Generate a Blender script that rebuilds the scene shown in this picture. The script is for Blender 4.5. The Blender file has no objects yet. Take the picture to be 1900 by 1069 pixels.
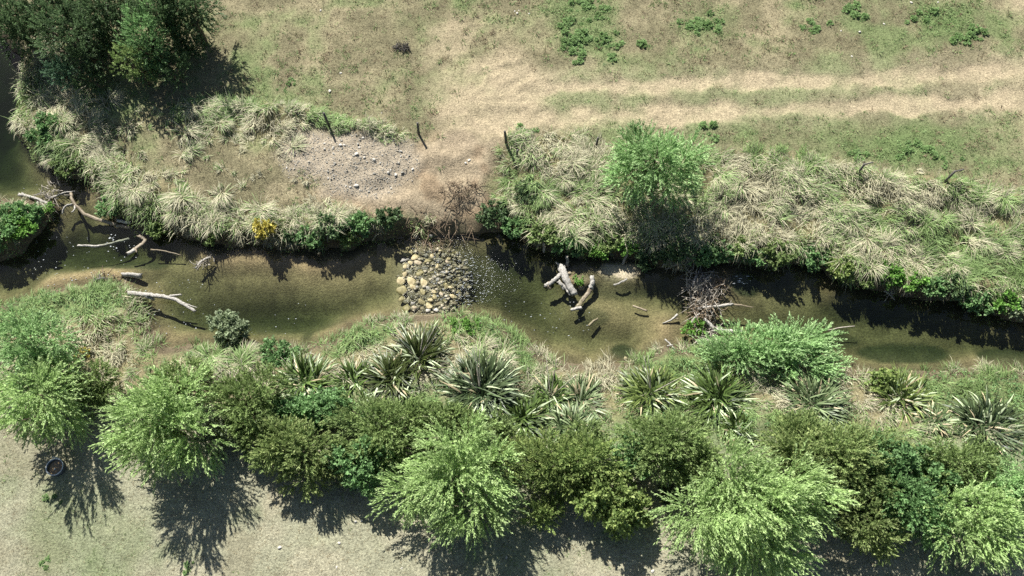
import bpy, bmesh, math
import numpy as np
from mathutils import Vector

SC = bpy.context.scene
COL = SC.collection

# ------------------------------------------------------------------ camera
IW, IH = 1900.0, 1069.0
DEP = math.radians(67.0)            # depression of the optical axis
FPX = 1520.0                        # focal length in photograph pixels
DIST = 38.0
CAM = np.array([0.0, -DIST * math.cos(DEP), DIST * math.sin(DEP)])
cd = bpy.data.cameras.new('camera')
cam = bpy.data.objects.new('camera', cd)
COL.objects.link(cam)
cam.location = CAM
cam.rotation_euler = (math.pi / 2 - DEP, 0, 0)
cd.sensor_width = 36.0
cd.lens = 36.0 * FPX / IW
cd.clip_start = 0.5
cd.clip_end = 3000
SC.camera = cam

# ------------------------------------------------------------------ sky, sun, exposure
SUN_EL = math.radians(46)
SUN_AZ = math.atan2(-0.42, 0.90)    # bearing of the sun from +Y towards +X
w = bpy.data.worlds.new('World')
SC.world = w
w.use_nodes = True
nt = w.node_tree
sky = nt.nodes.new('ShaderNodeTexSky')
sky.sky_type = 'NISHITA'
sky.sun_disc = False
sky.sun_elevation = SUN_EL
sky.sun_rotation = SUN_AZ
nt.links.new(sky.outputs[0], nt.nodes['Background'].inputs[0])
nt.nodes['Background'].inputs[1].default_value = 0.05
sd = bpy.data.lights.new('sun', 'SUN')
sd.energy = 5.0
sd.angle = math.radians(0.5)
sd.color = (1.0, 0.985, 0.945)
sun = bpy.data.objects.new('sun', sd)
COL.objects.link(sun)
sdir = Vector((-math.sin(SUN_AZ) * math.cos(SUN_EL), -math.cos(SUN_AZ) * math.cos(SUN_EL), -math.sin(SUN_EL)))
sun.rotation_euler = sdir.to_track_quat('-Z', 'Y').to_euler()
sun.location = (-20, 40, 60)
SC.view_settings.view_transform = 'Standard'
SC.view_settings.look = 'None'
SC.view_settings.gamma = 1.0
SC.view_settings.exposure = 1.08
SC.cycles.max_bounces = 6
SC.cycles.diffuse_bounces = 2
SC.cycles.transparent_max_bounces = 8
SC.cycles.use_denoising = False
SC.cycles.sample_clamp_direct = 5.0
SC.cycles.sample_clamp_indirect = 3.0

# ------------------------------------------------------------------ helpers
ZW = -1.5                           # water level (the paddocks are at 0)
rng = np.random.default_rng(7)
SD_, CD_ = math.sin(DEP), math.cos(DEP)


def P(px, py, z=0.0):
    """where the sight line through a photograph pixel meets height z"""
    a = (px - IW / 2) / FPX
    b = -(py - IH / 2) / FPX
    d = np.array([a, CD_ + b * SD_, -SD_ + b * CD_])
    t = (z - CAM[2]) / d[2]
    return CAM + d * t


def PP(pts, z=0.0):
    return np.array([P(x, y, z)[:2] for x, y in pts])


def pxm(py, z=0.0):
    """photograph pixels in one metre at that row"""
    q = P(950, py, z) - CAM
    return FPX / (q[1] * CD_ - q[2] * SD_)


def nrm(v):
    return v / np.maximum(np.linalg.norm(v, axis=-1, keepdims=True), 1e-9)


def _hash(ix, iy, seed):
    h = (ix.astype(np.int64) * 374761393 + iy.astype(np.int64) * 668265263 + seed * 1442695041) & 0x7fffffff
    h = ((h ^ (h >> 13)) * 1274126177) & 0x7fffffff
    return ((h ^ (h >> 16)) & 0xffff) / 65535.0


def vnoise(x, y, seed=0):
    ix = np.floor(x); iy = np.floor(y)
    fx = x - ix; fy = y - iy
    fx = fx * fx * (3 - 2 * fx); fy = fy * fy * (3 - 2 * fy)
    ix = ix.astype(np.int64); iy = iy.astype(np.int64)
    a = _hash(ix, iy, seed); b = _hash(ix + 1, iy, seed)
    c = _hash(ix, iy + 1, seed); d = _hash(ix + 1, iy + 1, seed)
    return (a * (1 - fx) + b * fx) * (1 - fy) + (c * (1 - fx) + d * fx) * fy


def fbm(x, y, sc, oct=4, seed=0):
    """0..1 noise whose largest wave is sc metres"""
    s = 0; amp = 1.0; tot = 0
    f = 1.0 / sc
    for o in range(oct):
        s = s + amp * vnoise(x * f + 31.7 * o, y * f - 17.3 * o, seed + o)
        tot += amp; amp *= 0.5; f *= 2.03
    return s / tot


def sst(a, b, x):
    t = np.clip((x - a) / (b - a), 0, 1)
    return t * t * (3 - 2 * t)


def seg_dist(x, y, poly, closed=True):
    poly = np.asarray(poly)
    n = len(poly)
    best = np.full(x.shape, 1e9)
    for i in range(n if closed else n - 1):
        ax, ay = poly[i]; bx, by = poly[(i + 1) % n]
        dx, dy = bx - ax, by - ay
        t = np.clip(((x - ax) * dx + (y - ay) * dy) / (dx * dx + dy * dy + 1e-12), 0, 1)
        best = np.minimum(best, (x - ax - t * dx) ** 2 + (y - ay - t * dy) ** 2)
    return np.sqrt(best)


def inside(x, y, poly):
    poly = np.asarray(poly)
    n = len(poly)
    r = np.zeros(x.shape, bool)
    for i in range(n):
        ax, ay = poly[i]; bx, by = poly[(i + 1) % n]
        if ay == by:
            continue
        c = ((ay > y) != (by > y)) & (x < (bx - ax) * (y - ay) / (by - ay) + ax)
        r ^= c
    return r


def sdf(x, y, poly):
    d = seg_dist(x, y, poly)
    return np.where(inside(x, y, poly), -d, d)


def lin(c):
    """sRGB 0-255 to linear"""
    c = np.asarray(c, float) / 255
    return np.where(c < 0.04045, c / 12.92, ((c + 0.055) / 1.055) ** 2.4)


def mesh(name, V, F, mat, col=None, smooth=False):
    me = bpy.data.meshes.new(name)
    V = np.ascontiguousarray(V, np.float32); F = np.ascontiguousarray(F, np.int32)
    me.vertices.add(len(V)); me.vertices.foreach_set('co', V.ravel())
    k = F.shape[1]
    me.loops.add(F.size); me.loops.foreach_set('vertex_index', F.ravel())
    me.polygons.add(len(F)); me.polygons.foreach_set('loop_start', np.arange(len(F), dtype=np.int32) * k)
    if smooth:
        me.polygons.foreach_set('use_smooth', np.ones(len(F), bool))
    me.update(calc_edges=True)
    if col is not None:
        at = me.attributes.new('col', 'FLOAT_COLOR', 'POINT')
        c4 = np.ones((len(V), 4), np.float32); c4[:, :3] = col
        at.data.foreach_set('color', c4.ravel())
    me.materials.append(mat)
    return me


def obj(name, me, parent=None, loc=None):
    o = bpy.data.objects.new(name, me)
    COL.objects.link(o)
    if parent is not None:
        o.parent = parent
    if loc is not None:
        o.location = loc
    return o


def tag(o, label, cat=None, group=None, kind=None):
    o['label'] = label
    if cat: o['category'] = cat
    if group: o['group'] = group
    if kind: o['kind'] = kind
    return o


def thing(name, loc, label, cat, group=None):
    o = bpy.data.objects.new(name, None)
    o.empty_display_size = 0.3
    COL.objects.link(o)
    o.location = loc
    return tag(o, label, cat, group)


# ------------------------------------------------------------------ materials
def new_mat(name):
    m = bpy.data.materials.new(name)
    m.use_nodes = True
    t = m.node_tree
    b = t.nodes['Principled BSDF']
    return m, t, b


def N(t, typ, **kw):
    n = t.nodes.new(typ)
    for k, v in kw.items():
        if k in n.inputs:
            n.inputs[k].default_value = v
        else:
            setattr(n, k, v)
    return n


def noise(t, scale, detail=4, rough=0.6, vec=None):
    n = N(t, 'ShaderNodeTexNoise')
    n.inputs['Scale'].default_value = scale
    n.inputs['Detail'].default_value = detail
    n.inputs['Roughness'].default_value = rough
    if vec is not None:
        t.links.new(vec, n.inputs['Vector'])
    return n


def maprange(t, src, a, b, c, d):
    n = N(t, 'ShaderNodeMapRange')
    for i, v in ((1, a), (2, b), (3, c), (4, d)):
        n.inputs[i].default_value = v
    t.links.new(src, n.inputs[0])
    return n.outputs[0]


def mulcol(t, colsock, valsock):
    n = N(t, 'ShaderNodeMix', data_type='RGBA', blend_type='MULTIPLY')
    n.inputs[0].default_value = 1.0
    t.links.new(colsock, n.inputs[6]); t.links.new(valsock, n.inputs[7])
    return n.outputs[2]


def leaf_mat(name, transl=0.3, rough=0.5, spec=0.35):
    m, t, b = new_mat(name)
    a = N(t, 'ShaderNodeAttribute', attribute_name='col')
    b.inputs['Roughness'].default_value = rough
    b.inputs['Specular IOR Level'].default_value = spec
    t.links.new(a.outputs['Color'], b.inputs['Base Color'])
    if transl > 0:
        tr = N(t, 'ShaderNodeBsdfTranslucent')
        t.links.new(a.outputs['Color'], tr.inputs[0])
        mx = N(t, 'ShaderNodeMixShader')
        mx.inputs[0].default_value = transl
        t.links.new(b.outputs[0], mx.inputs[1]); t.links.new(tr.outputs[0], mx.inputs[2])
        t.links.new(mx.outputs[0], t.nodes['Material Output'].inputs[0])
    return m


M_LEAF = leaf_mat('leaf', 0.4, 0.55, 0.22)
M_WILLOW = leaf_mat('willow_leaf', 0.38, 0.5, 0.3)
M_BLADE = leaf_mat('grass_blade', 0.22, 0.6, 0.25)
M_FLAX = leaf_mat('flax_leaf', 0.08, 0.42, 0.28)


def ground_mat():
    m, t, b = new_mat('ground')
    tc = N(t, 'ShaderNodeTexCoord').outputs['Object']
    a = N(t, 'ShaderNodeAttribute', attribute_name='col')
    n1 = noise(t, 2.2, 6, 0.7, tc)
    n2 = noise(t, 11.0, 5, 0.75, tc)
    n3 = noise(t, 34.0, 3, 0.7, tc)
    v1 = maprange(t, n1.outputs[0], 0.3, 0.7, 0.8, 1.2)
    v2 = maprange(t, n2.outputs[0], 0.32, 0.68, 0.48, 1.38)
    v3 = maprange(t, n3.outputs[0], 0.3, 0.7, 0.78, 1.2)
    c = mulcol(t, a.outputs['Color'], v1)
    c = mulcol(t, c, v2)
    c = mulcol(t, c, v3)
    t.links.new(c, b.inputs['Base Color'])
    b.inputs['Roughness'].default_value = 0.95
    b.inputs['Specular IOR Level'].default_value = 0.1
    ad = N(t, 'ShaderNodeMath', operation='ADD')
    t.links.new(n2.outputs[0], ad.inputs[0])
    mm = N(t, 'ShaderNodeMath', operation='MULTIPLY'); mm.inputs[1].default_value = 0.4
    t.links.new(n3.outputs[0], mm.inputs[0]); t.links.new(mm.outputs[0], ad.inputs[1])
    bp = N(t, 'ShaderNodeBump'); bp.inputs['Strength'].default_value = 0.85
    bp.inputs['Distance'].default_value = 0.09
    t.links.new(ad.outputs[0], bp.inputs['Height'])
    t.links.new(bp.outputs[0], b.inputs['Normal'])
    return m


M_GROUND = ground_mat()


def noisy_mat(name, c0, c1, scale, rough=0.85, bump=0.4, dist=0.02, spec=0.25, stretch=None):
    m, t, b = new_mat(name)
    tc = N(t, 'ShaderNodeTexCoord').outputs['Object']
    if stretch:
        mp = N(t, 'ShaderNodeMapping'); mp.inputs['Scale'].default_value = stretch
        t.links.new(tc, mp.inputs[0]); tc = mp.outputs[0]
    n1 = noise(t, scale, 6, 0.7, tc)
    r = N(t, 'ShaderNodeValToRGB')
    r.color_ramp.elements[0].position = 0.32; r.color_ramp.elements[0].color = (*c0, 1)
    r.color_ramp.elements[1].position = 0.68; r.color_ramp.elements[1].color = (*c1, 1)
    t.links.new(n1.outputs[0], r.inputs[0])
    t.links.new(r.outputs[0], b.inputs['Base Color'])
    b.inputs['Roughness'].default_value = rough
    b.inputs['Specular IOR Level'].default_value = spec
    bp = N(t, 'ShaderNodeBump'); bp.inputs['Strength'].default_value = bump
    bp.inputs['Distance'].default_value = dist
    t.links.new(n1.outputs[0], bp.inputs['Height']); t.links.new(bp.outputs[0], b.inputs['Normal'])
    return m


M_BARK = noisy_mat('bark', (0.06, 0.045, 0.03), (0.17, 0.13, 0.09), 9)
M_DRIFT = noisy_mat('bleached_wood', (0.16, 0.14, 0.115), (0.56, 0.53, 0.47), 15, 0.9, 0.9, 0.04)
M_WETWOOD = noisy_mat('wet_wood', (0.15, 0.12, 0.08), (0.32, 0.26, 0.18), 7, 0.5, 0.5, 0.03)
M_GREYWOOD = noisy_mat('weathered_wood', (0.05, 0.045, 0.04), (0.16, 0.145, 0.125), 14, 0.9, 0.4, 0.01)
M_TWIG = noisy_mat('dead_twig', (0.12, 0.085, 0.055), (0.31, 0.235, 0.155), 5, 0.9, 0.2)
M_TWIGPALE = noisy_mat('pale_twig', (0.18, 0.155, 0.125), (0.50, 0.45, 0.37), 5, 0.9, 0.2)
ROCKM = {
    'ochre': noisy_mat('ochre_rock', (0.26, 0.205, 0.10), (0.52, 0.44, 0.26), 2.2, 0.7, 0.5, 0.05),
    'olive': noisy_mat('olive_rock', (0.13, 0.115, 0.05), (0.30, 0.255, 0.12), 2.2, 0.6, 0.5, 0.05),
    'grey': noisy_mat('grey_rock', (0.15, 0.14, 0.115), (0.40, 0.375, 0.32), 2.4, 0.75, 0.5, 0.05),
    'dark': noisy_mat('dark_wet_rock', (0.08, 0.075, 0.045), (0.20, 0.175, 0.105), 2.2, 0.4, 0.5, 0.05),
    'pale': noisy_mat('pale_rock', (0.34, 0.31, 0.26), (0.60, 0.57, 0.50), 2.4, 0.8, 0.4, 0.04),
    'tan': noisy_mat('tan_rock', (0.26, 0.205, 0.13), (0.50, 0.42, 0.29), 2.4, 0.85, 0.5, 0.05),
}
M_COBBLE = noisy_mat('riffle_cobble', (0.17, 0.15, 0.10), (0.40, 0.35, 0.245), 2.5, 0.5, 0.4, 0.03)
M_FOAM = noisy_mat('foam', (0.30, 0.32, 0.32), (0.62, 0.64, 0.64), 20, 0.7, 0.2)


def water_mat():
    m, t, b = new_mat('river_water')
    t.nodes.remove(b)
    out = t.nodes['Material Output']
    tc = N(t, 'ShaderNodeTexCoord').outputs['Object']
    at = N(t, 'ShaderNodeAttribute', attribute_name='riffle')
    n1 = noise(t, 3.0, 4, 0.6, tc)
    mp = N(t, 'ShaderNodeMapping'); mp.inputs['Scale'].default_value = (0.75, 1.3, 1)
    t.links.new(tc, mp.inputs[0])
    n2 = noise(t, 7.5, 5, 0.65, mp.outputs[0])
    s1 = N(t, 'ShaderNodeMath', operation='MULTIPLY'); s1.inputs[1].default_value = 0.0045
    t.links.new(n1.outputs[0], s1.inputs[0])
    s2 = N(t, 'ShaderNodeMath', operation='MULTIPLY')
    t.links.new(n2.outputs[0], s2.inputs[0]); t.links.new(at.outputs['Fac'], s2.inputs[1])
    s3 = N(t, 'ShaderNodeMath', operation='MULTIPLY'); s3.inputs[1].default_value = 0.085
    t.links.new(s2.outputs[0], s3.inputs[0])
    ad = N(t, 'ShaderNodeMath', operation='ADD')
    t.links.new(s1.outputs[0], ad.inputs[0]); t.links.new(s3.outputs[0], ad.inputs[1])
    bp = N(t, 'ShaderNodeBump'); bp.inputs['Strength'].default_value = 1.0
    bp.inputs['Distance'].default_value = 1.0
    t.links.new(ad.outputs[0], bp.inputs['Height'])
    fr = N(t, 'ShaderNodeFresnel'); fr.inputs[0].default_value = 1.33
    t.links.new(bp.outputs[0], fr.inputs['Normal'])
    gl = N(t, 'ShaderNodeBsdfGlossy'); gl.inputs['Roughness'].default_value = 0.05
    t.links.new(bp.outputs[0], gl.inputs['Normal'])
    tr = N(t, 'ShaderNodeBsdfTransparent')
    tr.inputs[0].default_value = (0.93, 0.95, 0.9, 1)
    mx = N(t, 'ShaderNodeMixShader')
    t.links.new(fr.outputs[0], mx.inputs[0])
    t.links.new(tr.outputs[0], mx.inputs[1]); t.links.new(gl.outputs[0], mx.inputs[2])
    t.links.new(mx.outputs[0], out.inputs['Surface'])
    va = N(t, 'ShaderNodeVolumeAbsorption')
    va.inputs['Color'].default_value = (0.42, 0.55, 0.42, 1)
    va.inputs['Density'].default_value = 1.45
    t.links.new(va.outputs[0], out.inputs['Volume'])
    return m


M_WATER = water_mat()

# ------------------------------------------------------------------ the river's outline (measured from the photograph)
north_px = [(1900, 600), (1830, 580), (1760, 562), (1680, 546), (1600, 536), (1545, 520), (1525, 495), (1470, 486),
            (1420, 490), (1350, 490), (1300, 492), (1260, 496), (1200, 488), (1130, 470), (1080, 476), (1030, 470),
            (980, 448), (940, 432), (880, 432), (800, 442), (750, 436), (720, 441), (650, 456), (600, 466), (530, 457),
            (480, 456), (430, 461), (400, 452), (350, 440), (300, 427), (260, 422), (218, 406), (200, 370), (160, 337),
            (110, 325), (62, 292), (32, 245), (42, 200), (37, 150), (45, 112), (20, 92)]
south_px = [(0, 562), (60, 547), (120, 530), (175, 521), (225, 530), (262, 552), (262, 580), (276, 600), (292, 626),
            (322, 642), (380, 637), (430, 642), (480, 642), (520, 646), (560, 642), (600, 634), (650, 606), (700, 590),
            (740, 584), (800, 580), (860, 578), (910, 592), (950, 616), (990, 642), (1030, 666), (1080, 673),
            (1160, 673), (1200, 660), (1240, 642), (1290, 646), (1340, 632), (1420, 640), (1520, 668), (1600, 684),
            (1650, 692), (1700, 692), (1760, 687), (1830, 682), (1900, 690)]
west_px = [(-150, 150), (-110, 320), (-20, 372), (60, 372), (112, 385), (96, 410), (62, 440), (40, 475), (-20, 492),
           (-110, 515), (-60, 560)]
nb = PP(north_px, ZW)
sb = PP(south_px, ZW + 0.35)
wb = PP(west_px, ZW)
ext_ne = np.array([[120, nb[0][1] - 4.0], [32, nb[0][1] - 1.6]])
ext_nw = np.array([[nb[-1][0] - 4, nb[-1][1] + 4], [-60, 60], [-67, 57]])
ext_se = np.array([[33, sb[-1][1] - 1.5], [120, sb[-1][1] - 4.5]])
WATER_POLY = np.vstack([ext_ne, nb, ext_nw, wb, sb, ext_se])
NORTH_LINE = np.vstack([ext_ne, nb, ext_nw[:2]])
SOUTH_LINE = np.vstack([ext_nw[2:], wb, sb, ext_se])

# ------------------------------------------------------------------ grid and masks
ST = 0.16
fx = np.arange(-36, 36.001, ST); fy = np.arange(-18, 27.001, ST)
grow = 0.3 * 1.32 ** np.arange(1, 26)
ox = np.cumsum(grow)
gx = np.concatenate([fx[0] - ox[::-1], fx, fx[-1] + ox])
gy = np.concatenate([fy[0] - ox[::-1], fy, fy[-1] + ox])
X, Y = np.meshgrid(gx, gy)
dw = sdf(X, Y, WATER_POLY)
dn = seg_dist(X, Y, NORTH_LINE, False); ds = seg_dist(X, Y, SOUTH_LINE, False)
NORTH = dn < ds
NORTHf = sst(-0.8, 0.8, ds - dn)
jit = (fbm(X, Y, 0.9, 3, 5) - 0.5)
dwj = dw + jit * 0.55


def pmask(pts, z=0.0, soft=0.5, amp=1.0, seed=11, world=False):
    poly = np.asarray(pts) if world else PP(pts, z)
    d = sdf(X, Y, poly) + (fbm(X, Y, 1.6, 4, seed) - 0.5) * 2 * amp
    return 1 - sst(-soft, soft, d)


def lmask(pts, z, half, soft, amp, seed):
    d = seg_dist(X, Y, PP(pts, z), False) + (fbm(X, Y, 1.2, 4, seed) - 0.5) * 2 * amp
    return 1 - sst(half - soft, half + soft, d)


def blob(px, py, rx, ry, z):
    c = P(px, py, z); k = pxm(py, z)
    cv = math.sin(math.atan2(CAM[2] - z, math.hypot(c[1] - CAM[1], 0)))
    return np.exp(-(((X - c[0]) / (rx / k)) ** 2 + ((Y - c[1]) / (ry / k / cv)) ** 2) ** 1.5)


RUBBLE = pmask([(518, 285), (555, 246), (620, 246), (700, 246), (765, 268), (775, 305), (735, 338), (695, 358),
                (640, 364), (580, 340), (535, 315)], -0.1, 0.5, 0.5, 21)
BARE = pmask([(690, 348), (720, 300), (760, 272), (860, 238), (935, 258), (915, 320), (900, 345), (955, 375), (975, 400),
              (880, 400), (800, 400), (700, 392), (600, 352)], -0.2, 0.6, 0.7, 22)
BARE2 = np.maximum(pmask([(812, 130), (860, 100), (960, 98), (1015, 140), (1010, 205), (930, 245), (820, 222), (800, 180)],
                         0, 0.9, 0.9, 23), 0.8 * pmask([(800, 120), (800, 60), (850, 40), (890, 50), (890, 115)], 0, 0.9, 1.0, 24))
RUT = np.maximum(lmask([(1000, 165), (1100, 159), (1300, 155), (1500, 151), (1700, 142), (1900, 126), (2150, 100)], 0, 0.5, 0.25, 0.6, 25),
                 lmask([(900, 230), (1000, 217), (1200, 212), (1400, 205), (1600, 195), (1750, 191), (1900, 185), (2150, 160)], 0, 0.5, 0.25, 0.6, 26))
RUT = np.maximum(RUT, 0.7 * pmask([(1830, 0), (1900, -10), (2000, 60), (1900, 45)], 0, 0.6, 0.8, 27))
HEAD = lmask([(960, 190), (1400, 180), (1900, 150)], 0, 2.0, 0.9, 0.7, 28)   # worn strip round the two ruts
# rank grass: tall along the stream, shorter on the flats
RANK_N = pmask([(20, 90), (90, 60), (150, 150), (190, 240), (330, 205), (400, 196), (480, 202), (620, 235), (760, 245),
                (765, 262), (690, 250), (620, 252), (565, 252), (530, 290), (600, 345), (700, 392), (800, 402),
                (800, 500), (400, 520), (-50, 330)], -0.2, 0.4, 0.5, 31)
RANK_NR = pmask([(905, 345), (925, 300), (930, 262), (1100, 262), (1300, 285), (1500, 298), (1600, 315), (1750, 340),
                 (1900, 358), (2100, 380), (2100, 640), (1400, 560), (900, 450), (955, 385)], -0.2, 0.4, 0.5, 32)
RANK_W = pmask([(-200, 340), (-20, 372), (60, 372), (112, 385), (96, 410), (62, 440), (40, 475), (-20, 492), (-200, 520)], -1.0, 0.4, 0.3, 38)
RIDGE = np.maximum(lmask([(335, 206), (400, 198), (440, 205), (480, 203), (560, 214), (600, 226), (680, 238), (720, 245)], -0.05, 0.38, 0.25, 0.2, 35),
                   lmask([(950, 262), (1020, 285), (1110, 284), (1290, 290), (1380, 298), (1480, 300), (1530, 318), (1620, 335), (1700, 350), (1770, 350), (1850, 372), (1960, 385)], -0.05, 0.38, 0.25, 0.35, 36))
FLAT = pmask([(210, 250), (330, 215), (500, 250), (540, 300), (640, 360), (700, 392), (560, 395), (400, 370), (260, 330)],
             -0.2, 0.8, 0.8, 33)
RANK_S = pmask([(-200, 480), (0, 540), (200, 505), (500, 600), (900, 560), (1300, 600), (2000, 660), (2100, 780), (1900, 830),
                (1500, 800), (1000, 790), (700, 760), (500, 730), (200, 745), (-200, 760)], -0.8, 0.5, 0.6, 34)
GREEN_S = np.maximum.reduce([
    pmask([(0, 550), (180, 515), (255, 560), (180, 600), (80, 610), (-60, 620)], -0.9, 0.6, 0.8, 41),
    pmask([(590, 640), (700, 590), (760, 590), (700, 640), (620, 660)], -1.0, 0.5, 0.6, 42),
    pmask([(800, 585), (900, 590), (1040, 680), (1000, 705), (930, 660), (860, 610)], -1.0, 0.5, 0.6, 43),
    pmask([(1160, 680), (1240, 640), (1340, 640), (1340, 700), (1240, 720), (1180, 720)], -1.0, 0.5, 0.6, 44),
    pmask([(1640, 690), (1900, 690), (2000, 760), (1760, 770), (1690, 730)], -1.0, 0.5, 0.6, 45),
    pmask([(300, 640), (420, 600), (480, 660), (400, 680)], -1.0, 0.5, 0.6, 46),
    0.8 * pmask([(480, 720), (1000, 760), (1500, 760), (1900, 840), (1900, 900), (1000, 820), (480, 780)], -0.5, 0.8, 0.9, 47)])
GREEN_N = np.maximum.reduce([
    0.8 * pmask([(1640, 400), (1900, 400), (2000, 520), (1760, 500)], -0.3, 0.6, 0.9, 48),
    0.7 * pmask([(900, 345), (1000, 300), (1050, 420), (1060, 460), (960, 420)], -0.3, 0.6, 0.8, 49),
    0.5 * pmask([(1250, 240), (1900, 215), (1900, 330), (1500, 290), (1300, 270)], 0, 0.8, 0.9, 50),
    0.6 * pmask([(30, 260), (120, 200), (200, 330), (80, 320)], -0.3, 0.6, 0.8, 51)])
GREEN_P = np.maximum.reduce([
    pmask([(1030, 0), (1150, 0), (1150, 115), (1040, 110)], 0, 0.8, 0.9, 52),
    0.9 * pmask([(1700, 0), (1830, 0), (1830, 60), (1720, 70)], 0, 0.8, 0.9, 53),
    0.7 * pmask([(1260, 20), (1350, 20), (1340, 60), (1260, 60)], 0, 0.8, 0.9, 54),
    0.7 * pmask([(1580, 270), (1750, 275), (1740, 305), (1600, 300)], 0, 0.8, 0.9, 55),
    0.55 * pmask([(60, 900), (160, 880), (300, 1000), (230, 1069), (60, 1069)], 0, 0.8, 1.1, 56)])
fn = fbm(X, Y, 5.0, 5, 61); fs = fbm(X, Y, 1.3, 4, 62)

# ------------------------------------------------------------------ heights
dl = dwj
zn = ZW + sst(-0.2, 0.75, dl) * 0.95 + sst(0.6, 5.0, dl) * 0.55
zs = ZW + sst(-0.25, 0.8, dl) * 0.6 + sst(0.6, 5.0, dl) * 0.9
zl = NORTHf * zn + (1 - NORTHf) * zs
# bare cut in the bank above the weir is less steep
CUT = blob(830, 400, 100, 45, -0.6)
zl = zl * (1 - 0.5 * CUT * (dl > 0)) + 0.5 * CUT * (dl > 0) * (ZW + sst(-0.1, 2.6, dl) * 1.35)
rank = np.clip(np.maximum.reduce([RANK_N * (1 - 0.85 * FLAT), RANK_NR, RANK_S * 0.8, RANK_W]), 0, 1)
rank = np.maximum(rank, 0.8 * RIDGE)
rank = rank * (1 - np.clip(RUBBLE + BARE, 0, 1))
hum = (fbm(X, Y, 1.35, 3, 71) - 0.5)
zl = zl + 0.22 * RIDGE * sst(0.3, 0.7, fbm(X, Y, 2.0, 2, 37))
zl = zl + hum * 0.95 * rank * sst(0.2, 1.0, dl)
far = sst(40, 140, np.hypot(X, Y))
zl = zl + (fbm(X, Y, 9, 3, 72) - 0.5) * 0.12 * sst(5, 9, dw) + (fbm(X, Y, 0.6, 3, 73) - 0.5) * np.where(NORTH, 0.13, 0.05) * sst(0.5, 1.5, dl)
zl = zl - 0.07 * RUT + (fbm(X, Y, 0.45, 3, 74) - 0.5) * 0.16 * RUBBLE + (fbm(X, Y, 0.8, 4, 75) - 0.5) * 0.38 * BARE
zl = zl + (fbm(X, Y, 0.28, 2, 76) - 0.5) * 0.05 * (Y < -4)
ridges = [[(905, 127), (935, 119), (965, 114)], [(930, 156), (955, 147), (975, 139)], [(897, 180), (945, 178)],
          [(955, 168), (972, 158), (984, 149)], [(830, 98), (855, 101), (882, 99)], [(868, 46), (902, 47)],
          [(893, 165), (915, 130)], [(955, 201), (975, 195)]]
for i, r in enumerate(ridges):
    dr = seg_dist(X, Y, PP(r, 0), False) + (fbm(X, Y, 0.5, 2, 80 + i) - 0.5) * 0.25
    zl = zl + 0.05 * np.exp(-(dr / 0.13) ** 2) - 0.03 * np.exp(-((dr - 0.25) / 0.15) ** 2)
# bed
depth = 0.25 + 0.85 * sst(0.0, 1.6, -dl) + (fbm(X, Y, 3.0, 4, 81) - 0.5) * 0.35
for (px, py, rx, ry, dd) in [(-60, 190, 150, 190, 2.2), (570, 505, 210, 50, -0.72), (680, 612, 85, 30, -0.5), (340, 490, 90, 30, -0.35), (150, 522, 110, 26, -0.5),
                             (1150, 510, 85, 38, -1.0), (1150, 503, 36, 14, -0.4), (1080, 565, 70, 40, -0.45), (1180, 590, 90, 35, -0.55), (1335, 540, 60, 50, -0.8), (1450, 560, 70, 40, -0.3), (1250, 610, 60, 30, -0.4), (330, 628, 60, 20, -0.3),
                             (1850, 684, 70, 26, -0.35), (230, 500, 60, 18, -0.5), (200, 470, 150, 32, 0.75),
                             (500, 592, 190, 26, 0.45), (960, 545, 90, 60, 0.35), (1560, 590, 150, 40, 0.15),
                             (960, 478, 50, 22, -0.1), (1070, 524, 30, 14, -1.5), (1100, 630, 80, 26, -0.1),
                             (900, 580, 50, 20, -0.3), (120, 360, 100, 30, -0.15)]:
    depth = depth + dd * blob(px, py, rx, ry, ZW - 0.5)
WEIR = blob(798, 515, 62, 80, ZW)
depth = depth * (1 - 0.92 * WEIR) + 0.02 * 0.92 * WEIR
depth = np.maximum(depth, np.where(blob(1070, 524, 22, 10, ZW) > 0.3, -0.12, np.where(blob(1150, 503, 40, 15, ZW) > 0.3, -0.02, 0.03))) * sst(-0.1, 0.2, -dl)
depth = depth * 0.6
zb = ZW - depth + (fbm(X, Y, 0.5, 2, 83) - 0.5) * 0.03
isw = dl < 0
Z = np.where(isw, zb, zl)
NX, NY = len(gx), len(gy)


def sample(A, x, y):
    """bilinear lookup of a grid array"""
    x = np.asarray(x, float); y = np.asarray(y, float)
    i = np.clip(np.searchsorted(gx, x) - 1, 0, NX - 2); j = np.clip(np.searchsorted(gy, y) - 1, 0, NY - 2)
    tx = np.clip((x - gx[i]) / (gx[i + 1] - gx[i]), 0, 1); ty = np.clip((y - gy[j]) / (gy[j + 1] - gy[j]), 0, 1)
    return (A[j, i] * (1 - tx) + A[j, i + 1] * tx) * (1 - ty) + (A[j + 1, i] * (1 - tx) + A[j + 1, i + 1] * tx) * ty


def hz(x, y):
    return float(sample(Z, x, y))


def HP(px, py, lo=-2.6, hi=0.8):
    """ground point seen through a pixel: march down the sight line"""
    for z in np.arange(hi, lo, -0.03):
        q = P(px, py, z)
        if hz(q[0], q[1]) >= z:
            return q
    return P(px, py, lo)


# ------------------------------------------------------------------ ground colours (albedo)
DRY = np.array([0.30, 0.255, 0.155]); DRYN = np.array([0.185, 0.165, 0.095]); GRN = np.array([0.115, 0.17, 0.06])
SOUTHP = np.array([0.30, 0.29, 0.195]); BAREC = np.array([0.42, 0.34, 0.22]); RUBC = np.array([0.37, 0.31, 0.225])
SOIL = np.array([0.10, 0.075, 0.05]); SAND = np.array([0.355, 0.27, 0.16]); WEED = np.array([0.055, 0.07, 0.035])


def mixc(a, b, k):
    return a * (1 - k[..., None]) + b * k[..., None]


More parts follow.
